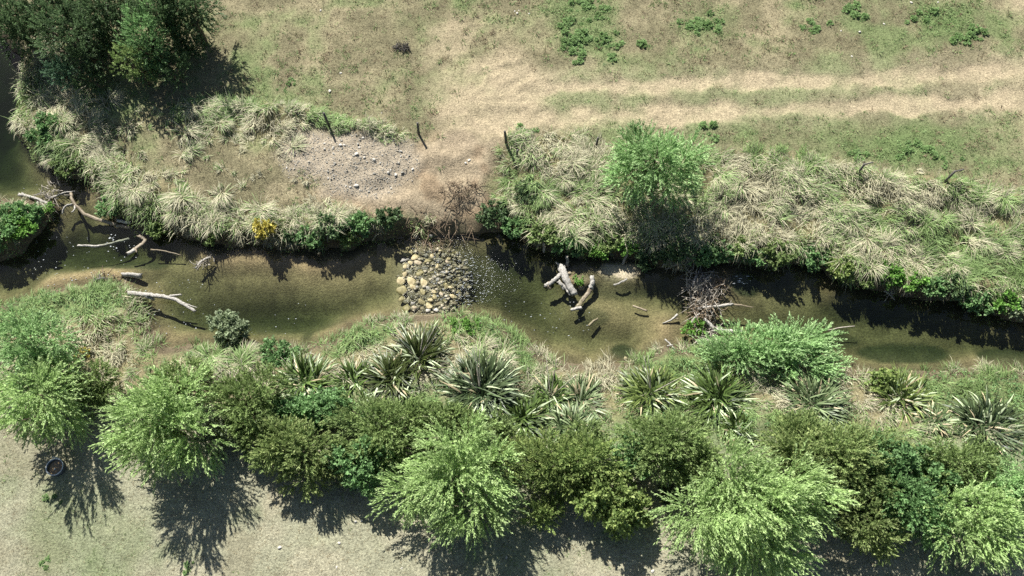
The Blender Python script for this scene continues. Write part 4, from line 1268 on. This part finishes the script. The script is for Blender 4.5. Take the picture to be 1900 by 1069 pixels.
# rubble stones
for k in range(110):
    px, py = rr.uniform(530, 765), rr.uniform(252, 352)
    q = P(px, py, -0.1)
    if sample(RUBBLE, q[0], q[1]) < 0.5: continue
    s = rr.uniform(0.035, 0.085) * (1.6 if k % 9 == 0 else 1)
    o = obj('stone', RM['grey' if k % 3 else 'pale'][k % 7], None, (q[0], q[1], hz(q[0], q[1]) + s * 0.25))
    o.scale = (s * rr.uniform(0.9, 1.5), s, s * rr.uniform(0.6, 0.9)); o.rotation_euler = (0, 0, rr.uniform(0, 6.28))
    tag(o, ('grey' if k % 3 else 'whitish') + ' broken stone lying on the rubble patch', 'stone', 'stones on the rubble patch')
B = Buf()
for k in range(2600):
    px, py = rr.uniform(515, 780), rr.uniform(240, 365)
    q = P(px, py, -0.1)
    if rr.random() > sample(RUBBLE, q[0], q[1]): continue
    s = rr.uniform(0.015, 0.045)
    vv = c1 * np.array([s * rr.uniform(0.8, 1.6), s, s * 0.7])
    B.add(vv + np.array([q[0], q[1], hz(q[0], q[1]) + s * 0.2]), f1)
tag(obj('gravel', B.mesh('gravel', ROCKM['grey'], True)), 'fine grey rubble between the larger stones', 'gravel', kind='stuff')
for k, (px, py) in enumerate([(741, 281), (744, 290), (864, 303), (870, 298), (725, 316), (650, 348), (960, 25), (963, 20), (955, 22), (1075, 85), (982, 26),
                              (1640, 45), (1595, 60), (1560, 58), (1580, 105), (340, 338), (612, 170), (632, 136), (595, 20), (660, 968), (672, 966), (940, 1035),
                              (745, 1055), (1320, 1052), (1690, 1005), (1385, 1064), (630, 1008), (1210, 1060), (625, 1052), (520, 1016), (1740, 5), (1690, 5), (708, 210)]):
    q = HP(px, py)
    s = rr.uniform(0.05, 0.10)
    o = obj('pale_stone', RM['pale'][k % 7], None, (q[0], q[1], q[2] + s * 0.3)); o.scale = (s * 1.3, s, s * 0.7); o.rotation_euler = (0, 0, k * 1.3)
    wh = 'in the upper paddock grass' if py < 240 else 'on the pale lower paddock' if py > 900 else 'on the ground near the rubble patch'
    tag(o, 'small whitish stone lying ' + wh, 'stone', 'whitish stones ' + wh)

# ------------------------------------------------------------------ driftwood
def wood(name, label, cat, paths, mat=None, group=None, seed=0, twigs=None):
    """paths: list of (part, [(px,py,dz)...] heights above the water, r0, r1, material)"""
    first = paths[0][1][0]
    q0 = P(first[0], first[1], ZW + first[2])
    root = thing(name, q0, label, cat, group)
    for k, (part, pts, r0, r1, m) in enumerate(paths):
        w3 = np.array([P(x, y, ZW + dz) for x, y, dz in pts]) - q0
        rad = np.linspace(r0, r1, len(pts))
        pp, rd = smooth_path(w3, rad, 5, min(r0, 0.1) * 0.13, seed + k)
        v_, f_ = tube(pp, rd * (0.68 if first[0] < 250 and first[1] < 420 else 0.85), 11, 0.3, seed + k)
        obj(part, mesh(part, v_, f_, m or M_DRIFT, None, True), root)
    if twigs:
        for (px, py, dz, n, rad, L, m, up) in twigs:
            r = np.random.default_rng(seed + 50)
            Bf = Buf()
            c = P(px, py, ZW + dz) - q0
            for _ in range(n):
                st = c + r.normal(0, rad * 0.5, 3) * np.array([1, 1, 0.35])
                d = nrm(r.normal(size=3) + np.array([0, 0, up])); l = L * r.uniform(0.4, 1.2)
                pp, rd = smooth_path([st, st + d * l * 0.5 + r.normal(0, 0.05, 3), st + d * l], [0.026, 0.018, 0.006], 2)
                v_, f_ = tube(pp, rd, 4)
                Bf.add(v_, f_)
            obj('twigs', Bf.mesh('twigs', m, False), root)
    return root


D, W_, G_ = M_DRIFT, M_WETWOOD, M_GREYWOOD
wood('fallen_branch', 'long bleached branch reaching from the left near bank over the water', 'driftwood',
     [('trunk', [(238, 544, 0.45), (262, 546, 0.42), (286, 548, 0.4), (318, 553, 0.35), (340, 564, 0.3), (362, 578, 0.2)], 0.13, 0.075, D),
      ('branch', [(312, 551, 0.36), (325, 548, 0.38), (337, 547, 0.4)], 0.08, 0.05, D),
      ('branch', [(340, 562, 0.3), (353, 567, 0.28), (366, 571, 0.25)], 0.06, 0.02, D),
      ('branch', [(272, 549, 0.36), (282, 554, 0.25), (286, 556, 0.1)], 0.11, 0.05, D)], seed=1)
wood('driftwood_log', 'grey forked log at the tip of the left bank point', 'driftwood',
     [('trunk', [(36, 361, 0.35), (62, 367, 0.3), (80, 374, 0.25), (98, 384, 0.15)], 0.14, 0.11, D),
      ('branch', [(44, 360, 0.38), (40, 357, 0.42)], 0.07, 0.03, D),
      ('branch', [(74, 373, 0.25), (82, 382, 0.3), (90, 392, 0.2)], 0.05, 0.02, D), ('branch', [(85, 376, 0.25), (90, 388, 0.3)], 0.035, 0.012, D),
      ('branch', [(60, 366, 0.3), (70, 360, 0.35), (84, 358, 0.3)], 0.04, 0.015, D), ('branch', [(55, 372, 0.2), (42, 380, 0.3), (36, 392, 0.25)], 0.05, 0.02, D)], seed=2)
wood('driftwood_log', 'curved bleached limb under the grey forked log', 'driftwood',
     [('trunk', [(70, 374, 0.2), (69, 386, 0.3), (60, 395, 0.3), (47, 404, 0.25)], 0.11, 0.09, D)], seed=3)
wood('driftwood_root', 'knotted root stub between the left bank point and the grey log', 'driftwood',
     [('trunk', [(32, 388, 0.25), (34, 380, 0.3), (40, 374, 0.45)], 0.11, 0.05, G_), ('branch', [(34, 380, 0.3), (45, 383, 0.3)], 0.05, 0.02, G_)], seed=4)
wood('driftwood_limb', 'thin crooked limb lying right of the grey forked log', 'driftwood',
     [('trunk', [(92, 367, 0.2), (108, 362, 0.25), (120, 357, 0.25), (140, 355, 0.15)], 0.07, 0.045, D)], seed=5,
     twigs=[(95, 357, 0.08, 60, 0.6, 0.6, M_TWIGPALE, 0.2)])
wood('sunken_tree', 'sunken tree with pale forked branches angling down to the far bank', 'driftwood',
     [('trunk', [(131, 358, 0.25), (135, 374, 0.22), (152, 393, 0.08), (172, 404, -0.02), (216, 417, 0.03)], 0.10, 0.14, W_),
      ('branch', [(134, 379, 0.2), (122, 382, 0.3), (117, 390, 0.3), (116, 397, 0.2)], 0.07, 0.045, D),
      ('branch', [(139, 381, 0.18), (138, 389, 0.3), (133, 394, 0.35)], 0.06, 0.05, D)], seed=6)
wood('log', 'short pale log lodged at the far bank left corner', 'driftwood',
     [('trunk', [(217, 409, 0.16), (228, 411, 0.16), (241, 413, 0.16)], 0.10, 0.10, D), ('underlog', [(216, 417, 0.0), (232, 421, 0.0), (242, 422, 0.0)], 0.13, 0.12, W_)], seed=7)
wood('stick', 'white stick poking from dark water left of the shallow bar', 'driftwood',
     [('trunk', [(144, 455, 0.10), (162, 456, 0.07), (178, 457, 0.0), (205, 452, -0.15), (240, 443, -0.25)], 0.055, 0.09, D)], seed=8)
wood('log', 'half sunken log with one pale end near the bank shadow', 'driftwood',
     [('trunk', [(237, 471, 0.12), (246, 466, 0.08), (256, 459, 0.0), (270, 446, -0.06), (258, 437, -0.02)], 0.09, 0.10, W_),
      ('pale_end', [(237, 471, 0.13), (243, 468, 0.12), (250, 464, 0.08)], 0.085, 0.10, D), ('branch', [(252, 462, 0.05), (254, 469, 0.08)], 0.06, 0.04, W_)], seed=9)
wood('root_wad', 'small tangle of bare roots standing alone in the water', 'driftwood',
     [('trunk', [(363, 498, 0.1), (372, 487, 0.2), (380, 481, 0.25), (392, 477, 0.2)], 0.06, 0.04, D)], seed=10,
     twigs=[(381, 490, 0.1, 34, 0.35, 0.42, M_TWIGPALE, 0.1)])
wood('log_stub', 'thick short bleached log stranded on the shallow bar', 'driftwood',
     [('trunk', [(226, 510, 0.07), (240, 510, 0.1), (262, 512, 0.07)], 0.13, 0.17, D)], seed=11)
wood('root_stump', 'dark root stump with earth at the tip of the left near bank', 'driftwood',
     [('trunk', [(178, 522, 0.2), (188, 518, 0.3), (200, 519, 0.2)], 0.13, 0.10, G_), ('branch', [(186, 518, 0.3), (184, 509, 0.35)], 0.06, 0.03, G_)], seed=12,
     twigs=[(200, 524, 0.1, 46, 0.55, 0.5, M_TWIG, 0.2)])
wood('sunken_stick', 'thin sunken stick beside the bank shadow left of the lone root tangle', 'driftwood',
     [('trunk', [(280, 463, -0.03), (305, 466, 0.0), (336, 474, -0.03)], 0.04, 0.03, W_)], seed=13)
wood('big_log', 'big grey log with torn root arms in midstream', 'driftwood',
     [('trunk', [(1041, 493, 0.30), (1048, 512, 0.34), (1056, 530, 0.25), (1066, 546, 0.12)], 0.20, 0.17, D),
      ('root_arm', [(1043, 508, 0.3), (1032, 517, 0.28), (1022, 525, 0.2), (1011, 530, 0.08)], 0.12, 0.10, D),
      ('root_arm', [(1020, 524, 0.15), (1018, 532, 0.1), (1022, 536, 0.02)], 0.12, 0.08, W_),
      ('root_arm', [(1036, 522, 0.25), (1045, 530, 0.2), (1052, 538, 0.15), (1058, 548, 0.05)], 0.10, 0.06, D),
      ('root_arm', [(1044, 530, 0.18), (1044, 538, 0.1)], 0.09, 0.05, D),
      ('branch', [(1041, 494, 0.3), (1034, 489, 0.3), (1031, 486, 0.2)], 0.07, 0.02, D)], seed=14)
wood('log', 'slender log half out of the water right of the big grey log', 'driftwood',
     [('pale_end', [(1099, 513, 0.22), (1099, 524, 0.18), (1096, 536, 0.05)], 0.12, 0.13, D),
      ('trunk', [(1096, 536, 0.05), (1088, 548, -0.05), (1078, 560, -0.1), (1070, 572, -0.12)], 0.125, 0.13, W_)], seed=15)
wood('log_stub', 'pale stub at the sunken end of the slender log', 'driftwood',
     [('trunk', [(1060, 576, 0.02), (1069, 573, 0.05), (1080, 571, 0.03)], 0.08, 0.09, D)], seed=16)
wood('stick', 'pale stick lying on the gravel mound', 'driftwood', [('trunk', [(1139, 529, 0.02), (1150, 525, 0.14), (1163, 518, 0.2)], 0.05, 0.05, D)], seed=17)
for k, (a, b, lab) in enumerate([((1166, 464), (1154, 491), 'pale leaning pole at the far bank above the gravel mound'), ((1240, 474), (1229, 496), 'curved pale pole in the lone willow\'s shadow'),
                                 ((1052, 476), (1052, 494), 'short pale pole hanging at the far bank above the big grey log'), ((1009, 452), (1009, 467), 'short pale pole left of the green plant above the big grey log'),
                                 ((1256, 491), (1234, 500), 'thin pale stick by the curved pole')]):
    wood('pole', lab, 'pole', [('pole', [(a[0], a[1], 0.55), ((a[0] + b[0]) / 2 + 1, (a[1] + b[1]) / 2, 0.25), (b[0], b[1], 0.0)], 0.075 if k < 4 else 0.03, 0.085 if k < 4 else 0.025, M_TWIGPALE)], seed=20 + k)
wood('log_jam', 'jam of twigs and bleached branches across the stream above the low willow', 'log jam',
     [('branch', [(1296, 572, 0.35), (1318, 570, 0.4), (1334, 568, 0.4), (1358, 565, 0.3)], 0.09, 0.10, D),
      ('branch', [(1358, 565, 0.3), (1378, 567, 0.3), (1398, 570, 0.28)], 0.07, 0.02, W_),
      ('branch', [(1306, 592, 0.4), (1315, 600, 0.4), (1326, 612, 0.3)], 0.08, 0.12, D),
      ('trunk', [(1322, 612, 0.25), (1345, 615, 0.2), (1376, 616, 0.1)], 0.17, 0.13, D),
      ('branch', [(1282, 600, 0.1), (1290, 589, 0.3), (1298, 582, 0.35)], 0.06, 0.04, D),
      ('branch', [(1311, 580, 0.3), (1310, 592, 0.35)], 0.06, 0.06, G_),
      ('branch', [(1288, 555, 0.2), (1300, 560, 0.35), (1315, 575, 0.3)], 0.05, 0.03, D),
      ('branch', [(1305, 522, 0.2), (1312, 516, 0.3), (1318, 511, 0.35)], 0.04, 0.02, D),
      ('branch', [(1291, 512, 0.25), (1287, 525, 0.3), (1284, 540, 0.1)], 0.06, 0.04, D),
      ('branch', [(1318, 577, 0.35), (1323, 585, 0.3), (1326, 590, 0.1)], 0.04, 0.03, D)], seed=30,
     twigs=[(1300, 525, 0.1, 110, 0.7, 0.7, M_TWIGPALE, 0.15), (1308, 560, 0.2, 150, 0.75, 0.8, M_TWIGPALE, 0.2), (1308, 572, 0.2, 90, 0.6, 0.8, M_TWIG, 0.1), (1296, 530, 0.15, 40, 0.6, 0.7, M_DRIFT, 0.15),
            (1330, 530, 0.05, 60, 0.6, 0.5, M_TWIG, 0.1), (1312, 630, 0.2, 90, 0.7, 0.6, M_TWIGPALE, 0.3), (1300, 585, 0.1, 50, 0.5, 0.6, M_TWIG, 0.1)])
wood('stick', 'broken branch in the water left of the log jam', 'driftwood', [('trunk', [(1229, 600, -0.03), (1245, 594, 0.03), (1257, 584, 0.12)], 0.03, 0.07, D), ('branch', [(1250, 590, 0.05), (1259, 592, 0.05)], 0.05, 0.03, W_)], seed=40)
wood('stick', 'nearly sunken stick below the gravel mound', 'driftwood', [('trunk', [(1174, 567, 0.0), (1185, 571, 0.03), (1200, 577, -0.03)], 0.04, 0.06, W_)], seed=41)
wood('sunken_stick', 'thin sunken stick above the low sprawling willow', 'driftwood', [('trunk', [(1535, 613, -0.04), (1560, 608, -0.01), (1586, 605, 0.01)], 0.035, 0.02, M_TWIGPALE)], seed=42)
wood('stick', 'pale debris sticks on the near shore left of the log jam', 'driftwood', [('trunk', [(1234, 630, 0.3), (1243, 638, 0.25), (1252, 648, 0.3)], 0.05, 0.03, D), ('branch', [(1238, 642, 0.25), (1248, 640, 0.3)], 0.04, 0.03, D)], seed=43)
wood('dead_twigs', 'bundle of pale dead twigs hanging from the far right bank', 'twigs', [('trunk', [(1640, 540, 0.2), (1650, 546, 0.15), (1660, 557, 0.03)], 0.04, 0.02, D)], seed=44, twigs=[(1650, 548, 0.12, 16, 0.18, 0.4, M_TWIGPALE, 0)])
wood('sunken_stick', 'sunken branch lying in the shallows below the gravel mound', 'driftwood', [('trunk', [(1092, 605, -0.08), (1100, 597, -0.05), (1109, 591, -0.04)], 0.07, 0.05, W_)], seed=45)

# dead brush on the bare bank
def brush(name, label, px, py, rad, n, L, mat, seed, hang, flat=0.35):
    r = np.random.default_rng(seed)
    q = HP(px, py)
    Bf = Buf()
    for _ in range(n):
        a = r.uniform(0, 6.28); rr_ = rad * math.sqrt(r.random())
        x, y = q[0] + rr_ * 1.5 * math.cos(a), q[1] + rr_ * math.sin(a) * 0.8
        st = np.array([x, y, hz(x, y) + r.uniform(0.0, 0.13)])
        d = nrm(r.normal(size=3) * np.array([1, 1, flat]) + np.array([0, -hang, 0.15 - 0.5 * hang]))
        l = L * r.uniform(0.4, 1.2)
        e = st + d * l
        e[2] = max(e[2], max(hz(e[0], e[1]), ZW) + 0.02)
        mid = (st + e) / 2 + np.array([0, 0, 0.06]) + r.normal(0, 0.04, 3)
        pp, rd = smooth_path([st, mid, e], [0.017, 0.012, 0.005], 2)
        v_, f_ = tube(pp, rd, 4)
        Bf.add(v_ - q, f_)
    o = obj(name, Bf.mesh(name, mat), None, q)
    tag(o, label, 'dead brush')


brush('dead_brush', 'brown dead brush hanging down the bank above the weir', 815, 422, 1.1, 100, 0.8, M_TWIG, 800, 0.7, 0.15)
brush('dead_brush', 'reddish dead fern heap on the bare cut', 856, 355, 0.7, 100, 0.55, M_TWIG, 801, 0.1, 0.08)
brush('dead_brush', 'dry grey twigs on the bank between the two left shrubs', 432, 705, 0.7, 160, 0.6, M_TWIGPALE, 802, 0.0, 0.8)
brush('dead_brush', 'dead thistle heap in the upper paddock left of the bare patch', 745, 90, 0.3, 90, 0.35, M_GREYWOOD, 803, 0.0, 0.9)

# ------------------------------------------------------------------ fence posts
POSTS = [((609, 213), (625, 247), 0, 'tall fence post furthest left beside the rubble'), ((775, 231), (786, 256), 0, 'fence post at the right end of the rubble'),
         ((937, 246), (945, 270), 0, 'fence post right of the bare cut'), ((1103, 258), (1110, 281), 0, 'fence post just left of the lone willow'),
         ((955, 280), (958, 298), 0, 'short broken post in the grass below the post right of the bare cut'),
         ((1588, 306), (1595, 326), 1, 'fence post with a side arm, left of the two on the right'), ((1750, 319), (1756, 343), 1, 'fence post with a side arm, rightmost')]
for k, (tp, bs, arm, lab) in enumerate(POSTS):
    # the dark line in the photograph is the post and, from its foot on, its shadow
    H = 0.6 if k == 4 else max(1.0, (bs[1] - tp[1]) / 30.0)
    b = HP(tp[0] + 2, tp[1] + 19 * H)
    t3 = b + np.array([(-0.05, 0.04, -0.06, 0.03, 0.09, -0.02, 0.05)[k], 0.02, H])
    root = thing('fence_post', b, lab, 'post', 'old fence posts along the far bank')
    v_, f_ = tube(np.array([[0, 0, -0.15], (t3 - b) * 0.5, t3 - b]), [0.06, 0.058, 0.055], 8, 0.06, k)
    obj('post', mesh('post', v_, f_, M_GREYWOOD, None, False), root)
    if arm:
        e = (t3 - b)
        v_, f_ = tube(np.array([e + (0, 0, -0.05), e + (0.22, 0.05, -0.03), e + (0.42, 0.08, 0.02)]), [0.045, 0.04, 0.035], 6)
        obj('side_arm', mesh('side_arm', v_, f_, M_GREYWOOD, None, False), root)

# ------------------------------------------------------------------ water trough
tq = P(100, 866, 0.38)
tz = hz(tq[0], tq[1])
root = thing('water_trough', (tq[0], tq[1], tz - 0.03), 'round dark water trough on the pale paddock in willow shade', 'trough')
root.scale = (0.87, 0.87, 0.87)
M_TANK = noisy_mat('trough_plastic', (0.035, 0.04, 0.045), (0.10, 0.11, 0.12), 6, 0.5, 0.1)
M_RIM = noisy_mat('trough_rim', (0.42, 0.45, 0.48), (0.66, 0.69, 0.72), 6, 0.45, 0.1)
M_TWATER, t_, b_ = new_mat('trough_water')
b_.inputs['Base Color'].default_value = (0.13, 0.09, 0.04, 1); b_.inputs['Roughness'].default_value = 0.08
M_PIPE = noisy_mat('white_pipe', (0.55, 0.58, 0.6), (0.75, 0.78, 0.8), 8, 0.4, 0.05)


def lathe(prof, n=40):
    prof = np.array(prof); k = len(prof)
    th = np.linspace(0, 2 * np.pi, n, endpoint=False)
    Vv = np.stack([prof[:, None, 0] * np.cos(th), prof[:, None, 0] * np.sin(th), prof[:, None, 1] * np.ones(n)], -1)
    i = np.arange(k * n).reshape(k, n); j = np.roll(i, -1, 1)
    return Vv.reshape(-1, 3), np.stack([i[:-1], j[:-1], j[1:], i[1:]], -1).reshape(-1, 4)


v_, f_ = lathe([(0.36, 0.0), (0.395, 0.02), (0.41, 0.385), (0.365, 0.385), (0.345, 0.05), (0.001, 0.045)])
obj('basin', mesh('basin', v_, f_, M_TANK, None, True), root)
th = np.linspace(0, 2 * np.pi, 41)
v_, f_ = tube(np.stack([0.398 * np.cos(th), 0.398 * np.sin(th), np.full(41, 0.40)], -1), np.full(41, 0.021), 8, cap=False)
obj('rim', mesh('rim', v_, f_, M_RIM, None, True), root)
v_, f_ = lathe([(0.001, 0.27), (0.2, 0.27), (0.362, 0.27)])
obj('trough_water', mesh('trough_water', v_, f_, M_TWATER, None, True), root)
for dx in (-0.10, 0.04):
    v_, f_ = tube(np.array([[dx, 0.44, -0.05], [dx, 0.45, 0.5], [dx + 0.03, 0.42, 0.62]]), [0.022, 0.022, 0.022], 8)
    obj('inlet_pipe', mesh('inlet_pipe', v_, f_, M_PIPE, None, True), root)
v_, f_ = lathe([(0.001, 0.24), (0.04, 0.26), (0.045, 0.285), (0.03, 0.31), (0.001, 0.315)], 16)
obj('float', mesh('float', v_ + np.array([-0.03, -0.08, 0]), f_, M_RIM, None, True), root)

# ------------------------------------------------------------------ foam flecks drifting on the water
fr_ = np.random.default_rng(900)
Vs, Fs = [], []
cnt = 0
for (x0, x1, y0, y1, n, s0) in [(60, 260, 440, 560, 110, 0.013), (270, 400, 520, 620, 46, 0.014), (440, 580, 560, 635, 12, 0.013), (800, 880, 465, 575, 200, 0.008),
                                (850, 915, 475, 560, 130, 0.008), (860, 960, 480, 560, 50, 0.009), (930, 1100, 560, 650, 50, 0.008), (1360, 1400, 512, 535, 14, 0.018),
                                (200, 220, 410, 470, 12, 0.02), (20, 70, 340, 420, 6, 0.013)]:
    for _ in range(n):
        px, py = fr_.uniform(x0, x1), fr_.uniform(y0, y1)
        q = P(px, py, ZW)
        if sample(dl, q[0], q[1]) > -0.15: continue
        s = s0 * fr_.uniform(0.6, 1.8)
        k = 6
        th = np.linspace(0, 2 * np.pi, k, endpoint=False) + fr_.random()
        rad = s * fr_.uniform(0.6, 1.2, k)
        el_ = fr_.uniform(1.0, 2.0) if x0 < 700 else fr_.uniform(1.2, 4.5)
        ring = np.stack([q[0] + rad * np.cos(th) * el_, q[1] + rad * np.sin(th), np.full(k, ZW + 0.012)], -1)
        lowr = ring - np.array([0, 0, 0.02]); apex = np.array([[q[0], q[1], ZW + 0.012 + s * 0.4]])
        Vs.append(np.vstack([ring, apex, lowr]))
        i = np.arange(k); j = (i + 1) % k
        Fs.append(np.vstack([np.stack([i, j, np.full(k, k)], -1), np.stack([i + k + 1, j + k + 1, j], -1), np.stack([i + k + 1, j, i], -1)]) + cnt)
        cnt += 2 * k + 1
tag(obj('foam_flecks', mesh('foam_flecks', np.vstack(Vs), np.vstack(Fs), M_FOAM)), 'white foam flecks drifting on the water', 'foam', kind='stuff')
